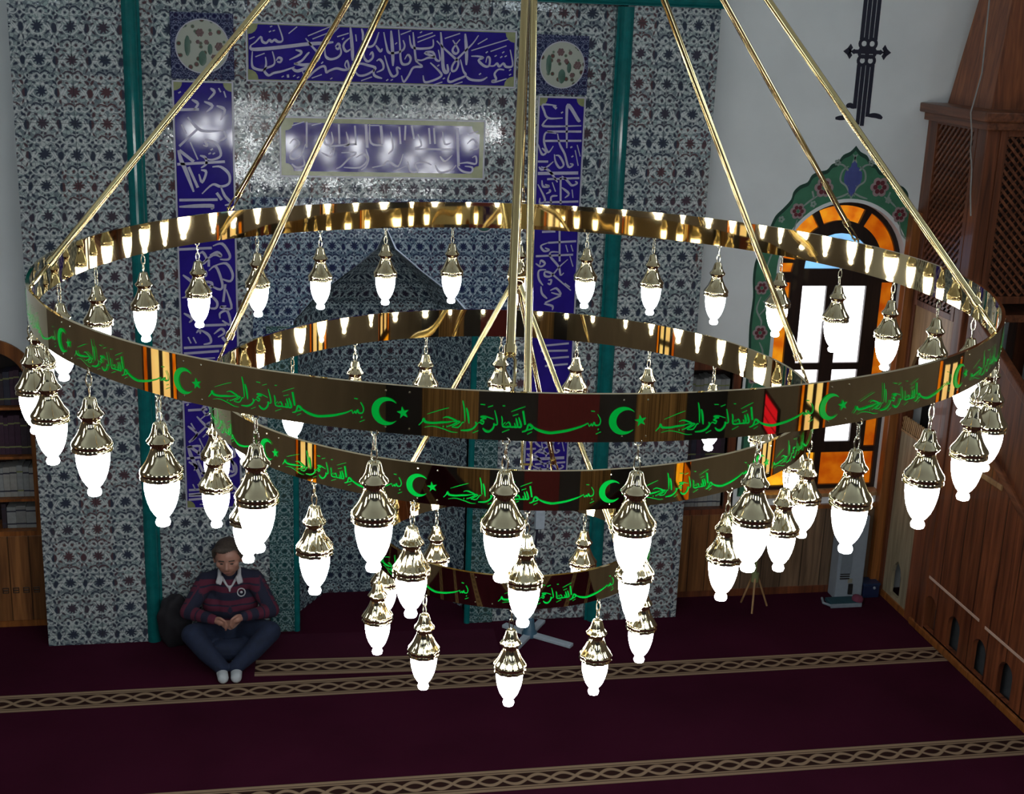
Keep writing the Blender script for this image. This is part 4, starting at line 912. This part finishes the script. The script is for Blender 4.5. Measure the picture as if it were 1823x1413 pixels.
# far side of the hall, seen in the polished rings
SLAT = wood('striped_boards', srgb(90, 66, 44), srgb(200, 160, 112), 'Z', 6, .3, along='X')
for x0, x1, lab in ((-4.4, -1.95, 'striped wood screen on the far wall, left'), (3.1, 5.3, 'striped wood screen on the far wall, right')):
    t = empty('wood_screen', ((x0+x1)/2, -4.95, 0), lab, 'screen')
    obj('boards', B(x0, x1, -4.99, -4.95, .1, 3.2), SLAT, t); obj('rail', B(x0, x1, -4.99, -4.92, 3.2, 3.3), WALNUT, t)
tag(obj('curtain', B(-.2, 1.85, -4.98, -4.93, .0, 3.0), plain('maroon_curtain', (.16, .02, .035), .8)), 'maroon curtain on the far wall behind the viewer', 'curtain')
t = empty('wall_display', (6.97, -2.1, 1.55), 'small red lit wall display on the right wall behind the viewer', 'display')
obj('case', B(6.96, 6.995, -2.6, -1.6, 1.56, 1.92), DARK, t)
RED = emit('red_lit_digits', (1.0, .015, .04, 1), .55)
for k in range(3): obj('digit', B(6.95, 6.962, -2.48, -1.74, 1.60+k*.1, 1.685+k*.1, .004), RED, t)

# ------------------------------------------------------------------ seated person
def capsule(bm, a, ra, b2, rb, n=14, flat=(1, 1)):
    a, b2 = Vector(a), Vector(b2); d = b2-a; L = d.length; d.normalize(); x, y = frame_axes(d)
    rings = []
    def ring(c, r): rings.append([bm.verts.new(c+r*(flat[0]*math.cos(2*PI*k/n)*x+flat[1]*math.sin(2*PI*k/n)*y)) for k in range(n)])
    for i in range(1, 5): t = PI/2*(1-i/5); ring(a-d*ra*math.sin(t), ra*math.cos(t))
    for i in range(5): t = i/4; ring(a+(b2-a)*t, ra+(rb-ra)*t)
    for i in range(4, 0, -1): t = PI/2*(1-i/5); ring(b2+d*rb*math.sin(t), rb*math.cos(t))
    for p, q in zip(rings, rings[1:]):
        for k in range(n): bm.faces.new((p[k], p[(k+1) % n], q[(k+1) % n], q[k]))
    bm.faces.new(rings[0][::-1]); bm.faces.new(rings[-1])
def chain(bm, pts):
    for (p, r), (q, s) in zip(pts, pts[1:]): capsule(bm, p, r, q, s)
def fuse(bm, voxel, smooth=4, fac=.5):
    bmesh.ops.recalc_face_normals(bm, faces=bm.faces)
    me = bpy.data.meshes.new('tmp'); bm.to_mesh(me); bm.free()
    t = bpy.data.objects.new('tmp', me); COL.objects.link(t)
    md = t.modifiers.new('r', 'REMESH'); md.mode = 'VOXEL'; md.voxel_size = voxel
    ms = t.modifiers.new('s', 'SMOOTH'); ms.iterations = smooth; ms.factor = fac
    dg = bpy.context.evaluated_depsgraph_get(); out = bpy.data.meshes.new_from_object(t.evaluated_get(dg))
    bpy.data.objects.remove(t); bpy.data.meshes.remove(me); return out
SKIN = plain('skin', (.42, .21, .15), .5, 0, .08, 14)
HAIR = plain('dark_brown_hair', (.05, .034, .024), .7, 0, .3, 60)
DENIM = plain('navy_denim', (.008, .015, .042), .85, 0, .2, 25)
SOCK = plain('white_socks', (.50, .53, .55), .9, 0, .06, 20)
COLLAR = plain('white_collar', (.5, .5, .52), .8)
def rugby():
    m, nt, b = mat('striped_jersey'); E.nt = nt
    tc = nt.nodes.new('ShaderNodeUVMap'); sx = nt.nodes.new('ShaderNodeSeparateXYZ'); nt.links.new(tc.outputs[0], sx.inputs[0])
    s = (E(sx.outputs[1])/.16)
    f = s-s.floor()
    k = f.lt(.40); thin = ((f-.72).abs()).lt(.04)
    c = mixc(nt, k.max(thin), (.095, .010, .030, 1), (.012, .013, .034, 1))
    nt.links.new(c, b.inputs['Base Color']); b.inputs['Roughness'].default_value = .9
    return m
PX, PY = -.315, 10.06
sh = [(-.505, 10.07, .565), (-.125, 10.07, .57)]
el = [(-.64, 9.87, .40), (.01, 9.87, .385)]
wr = [(-.435, 9.70, .405), (-.205, 9.70, .42)]
hip = [(-.41, 10.02, .115), (-.22, 10.02, .115)]
kn = [(-.60, 9.70, .285), (-.005, 9.70, .28)]
an = [(-.375, 9.52, .085), (-.265, 9.52, .085)]
HC = Vector((-.318, 9.95, .805))
person = None
def body():
    bm = bmesh.new()
    chain(bm, [((PX, 10.04, .13), .12), ((PX, 10.08, .35), .115), ((PX, 10.08, .52), .125)])
    chain(bm, [((PX, 10.07, .60), .06), ((PX, 10.02, .70), .055), (HC+Vector((0, .02, -.05)), .055)])
    for i in (0, 1):
        chain(bm, [(sh[i], .052), (el[i], .040), (wr[i], .028)])
        chain(bm, [(hip[i], .075), (kn[i], .055), (an[i], .037)])
        toe = (an[i][0]+(.012 if i == 0 else .0), an[i][1]-.11, .045); chain(bm, [((an[i][0], an[i][1]+.02, .045), .033), (toe, .03)])
    # head: skull, jaw, chin, nose, brow, ears; leaning forward a little
    f = Vector((-.12, -.985, -.10)).normalized(); up = Vector((-.05, -.1, .99)); up = (up-f*up.dot(f)).normalized(); rt = f.cross(up)
    H = lambda a, b2, c: HC+rt*a+f*b2+up*c
    ball(bm, H(0, -.005, .03), .092, 3, (1, 1.05, 1)); ball(bm, H(0, .03, -.035), .066, 3, (1, 1, 1.15))
    capsule(bm, H(-.042, .02, -.06), .030, H(0, .062, -.088), .026); capsule(bm, H(.042, .02, -.06), .030, H(0, .062, -.088), .026)
    capsule(bm, H(0, .088, .012), .009, H(0, .104, -.026), .013); ball(bm, H(-.011, .092, -.03), .010, 2); ball(bm, H(.011, .092, -.03), .010, 2)
    capsule(bm, H(-.046, .072, .024), .012, H(.046, .072, .024), .012)
    for s in (-1, 1):
        ball(bm, H(s*.05, .055, -.012), .028, 2); capsule(bm, H(s*.094, -.005, .012), .012, H(s*.092, -.0, -.025), .009)
    capsule(bm, H(-.02, .083, -.058), .009, H(.02, .083, -.058), .009); capsule(bm, H(-.017, .083, -.068), .009, H(.017, .083, -.068), .009)
    # hands: palm, four fingers of different lengths, thumb; both rest together in front of the belly
    for i, s in ((0, 1), (1, -1)):
        w = Vector(wr[i]); d = Vector((s*.82, -.50, -.10)).normalized(); sd = Vector((s*.1, .15, -1)); sd = (sd-d*sd.dot(d)).normalized(); nrm = d.cross(sd)*s
        pal = w+d*.055
        capsule(bm, w+d*.01, .026, pal+d*.01, .030, flat=(1, 1)); capsule(bm, pal-sd*.022, .016, pal+sd*.024, .016)
        for j, ln in enumerate((.062, .070, .066, .052)):
            base = pal+d*.026+sd*(-.030+.020*j)
            m1 = base+d*ln*.42+Vector((0, -.012, -.004)); m2 = m1+d*ln*.16+Vector((0, .012, -.022)); tip = m2+d*ln*-.12+Vector((0, .020, -.016))
            chain(bm, [(base, .0095), (m1, .0092), (m2, .0085), (tip, .0075)])
        tb = w+d*.035-sd*.026
        chain(bm, [(tb, .013), (tb+d*.03-sd*.014+Vector((0, -.010, 0)), .011), (tb+d*.056-sd*.006+Vector((0, -.014, 0)), .009)])
    return fuse(bm, .0065, 3), H
me, H = body()
HS = .17
def bighead(me, full=False):
    for v in me.vertices:
        t = 1.0 if full else max(0, min(1, (v.co.z-.69)/.06))
        v.co = HC+(v.co-HC)*(1+HS*t)
    return me
bighead(me)
person = link('person', me, SKIN, None, True)
tag(person, 'seated person in maroon and navy striped rugby shirt, knees up, leaning against the tiles', 'person')
# jersey
bm = bmesh.new()
chain(bm, [((PX, 10.09, .24), .13), ((PX, 10.08, .36), .155), ((PX, 10.08, .50), .145)])
capsule(bm, (-.47, 10.08, .555), .085, (-.16, 10.08, .56), .085); capsule(bm, (-.43, 10.06, .38), .11, (-.20, 10.06, .38), .11)
capsule(bm, (PX, 10.07, .57), .10, (PX, 10.055, .655), .064); capsule(bm, (-.45, 10.07, .585), .07, (PX, 10.06, .63), .075); capsule(bm, (-.18, 10.07, .585), .07, (PX, 10.06, .63), .075)
for i in (0, 1): chain(bm, [(sh[i], .078), (el[i], .062), (wr[i], .040)])
shirt = link('rugby_shirt', fuse(bm, .010, 9), rugby(), person, True)
def sleeve_uv(co, n):      # stripes run across the torso and round each sleeve
    best = co.z+.03
    for i in (0, 1):
        if abs(co.x-PX) > .235 or co.y < 9.93:
            a, b2, c = Vector(sh[i]), Vector(el[i]), Vector(wr[i])
            if (co.x < PX) == (i == 0):
                t1 = min(1, (co-a).dot(b2-a)/(b2-a).length_squared); t2 = max(0, min(1, (co-b2).dot(c-b2)/(c-b2).length_squared))
                best = .69-(t1*(b2-a).length if t2 <= 0 else (b2-a).length+t2*(c-b2).length)
    return (co.x, best)
set_uv(shirt, sleeve_uv)
bm = bmesh.new()
for s in (-1, 1):
    chain(bm, [((PX, 10.105, .70), .013), ((PX+s*.055, 10.08, .705), .013), ((PX+s*.078, 10.02, .685), .014), ((PX+s*.076, 9.965, .655), .017), ((PX+s*.092, 9.935, .612), .015)])
    capsule(bm, (PX+s*.060, 9.95, .645), .014, (PX+s*.072, 9.93, .602), .012)
    capsule(bm, (PX+s*.060, 9.97, .64), .013, (PX+s*.012, 9.94, .565), .008)
capsule(bm, (PX, 9.94, .57), .011, (PX, 9.932, .535), .009)
link('collar', fuse(bm, .006, 2), COLLAR, shirt, True)
bm = bmesh.new(); tube(bm, [(-.225+.030*math.cos(a), 9.945, .515+.034*math.sin(a)) for a in [2*PI*k/16 for k in range(16)]], .005, 6, True); ball(bm, (-.225, 9.945, .515), .012, 2, (1, .5, 1))
obj('badge', bm, COLLAR, shirt)
# jeans
bm = bmesh.new()
chain(bm, [((-.41, 10.03, .125), .125), ((-.22, 10.03, .125), .125)])
for i in (0, 1): chain(bm, [(hip[i], .112), (((hip[i][0]+kn[i][0])/2, 9.86, .215), .105), (kn[i], .085), (((kn[i][0]+an[i][0])/2, 9.60, .18), .078), (an[i], .058)])
chain(bm, [((-.41, 9.78, .10), .09), ((-.22, 9.78, .10), .09)])
me = fuse(bm, .011, 5)
for v in me.vertices: v.co.z = max(v.co.z, .004)
link('jeans', me, DENIM, person, True)
bm = bmesh.new()
for i in (0, 1):
    toe = (an[i][0]+(.012 if i == 0 else .0), an[i][1]-.105, .048); chain(bm, [((an[i][0], an[i][1]+.01, .10), .046), ((an[i][0], an[i][1]-.01, .05), .044), (toe, .042)])
me = fuse(bm, .007, 3)
for v in me.vertices: v.co.z = max(v.co.z, .004)
link('socks', me, SOCK, person, True)
bm = bmesh.new()
ball(bm, H(0, -.015, .045), .100, 3, (1, 1.04, 1)); 
capsule(bm, H(-.055, .055, .088), .028, H(.05, .055, .092), .030); capsule(bm, H(-.085, .01, .03), .022, H(-.085, .015, .065), .022); capsule(bm, H(.085, .01, .03), .022, H(.085, .015, .065), .022)
me = fuse(bm, .007, 2)
fwd = H(0, 1, 0)-H(0, 0, 0); upv = H(0, 0, 1)-H(0, 0, 0)
bm = bmesh.new(); bm.from_mesh(me); bpy.data.meshes.remove(me)      # cut the cap back to a hairline
kill = [v for v in bm.verts if (v.co-HC).dot(upv) < .088-.115*max(0, min(1, (.078-(v.co-HC).dot(fwd))/.07)) + .012*math.sin(40*v.co.x)]
bmesh.ops.delete(bm, geom=kill, context='VERTS')
me = bpy.data.meshes.new('hair'); bm.normal_update(); bm.to_mesh(me); bm.free(); link('hair', bighead(me, True), HAIR, person, True)
EYEW = plain('eye', (.02, .015, .012), .3)
bm = bmesh.new()
for s in (-1, 1): ball(bm, H(s*.032, .080, .003), .009, 2, (1.5, .6, .6))
me = bpy.data.meshes.new('eyes'); bm.normal_update(); bm.to_mesh(me); bm.free(); link('eyes', bighead(me, True), EYEW, person, True)
bm = bmesh.new()
for s in (-1, 1): capsule(bm, H(s*.018, .088, .026), .0045, H(s*.05, .080, .026), .004, 8)
me = bpy.data.meshes.new('eyebrows'); bm.normal_update(); bm.to_mesh(me); bm.free(); link('eyebrows', bighead(me, True), HAIR, person, True)
bm = bmesh.new(); capsule(bm, H(-.021, .0905, -.063), .0035, H(.021, .0905, -.063), .0035, 8)
me = bpy.data.meshes.new('mouth'); bm.normal_update(); bm.to_mesh(me); bm.free(); link('mouth', bighead(me, True), plain('lips', (.22, .07, .06), .5), person, True)
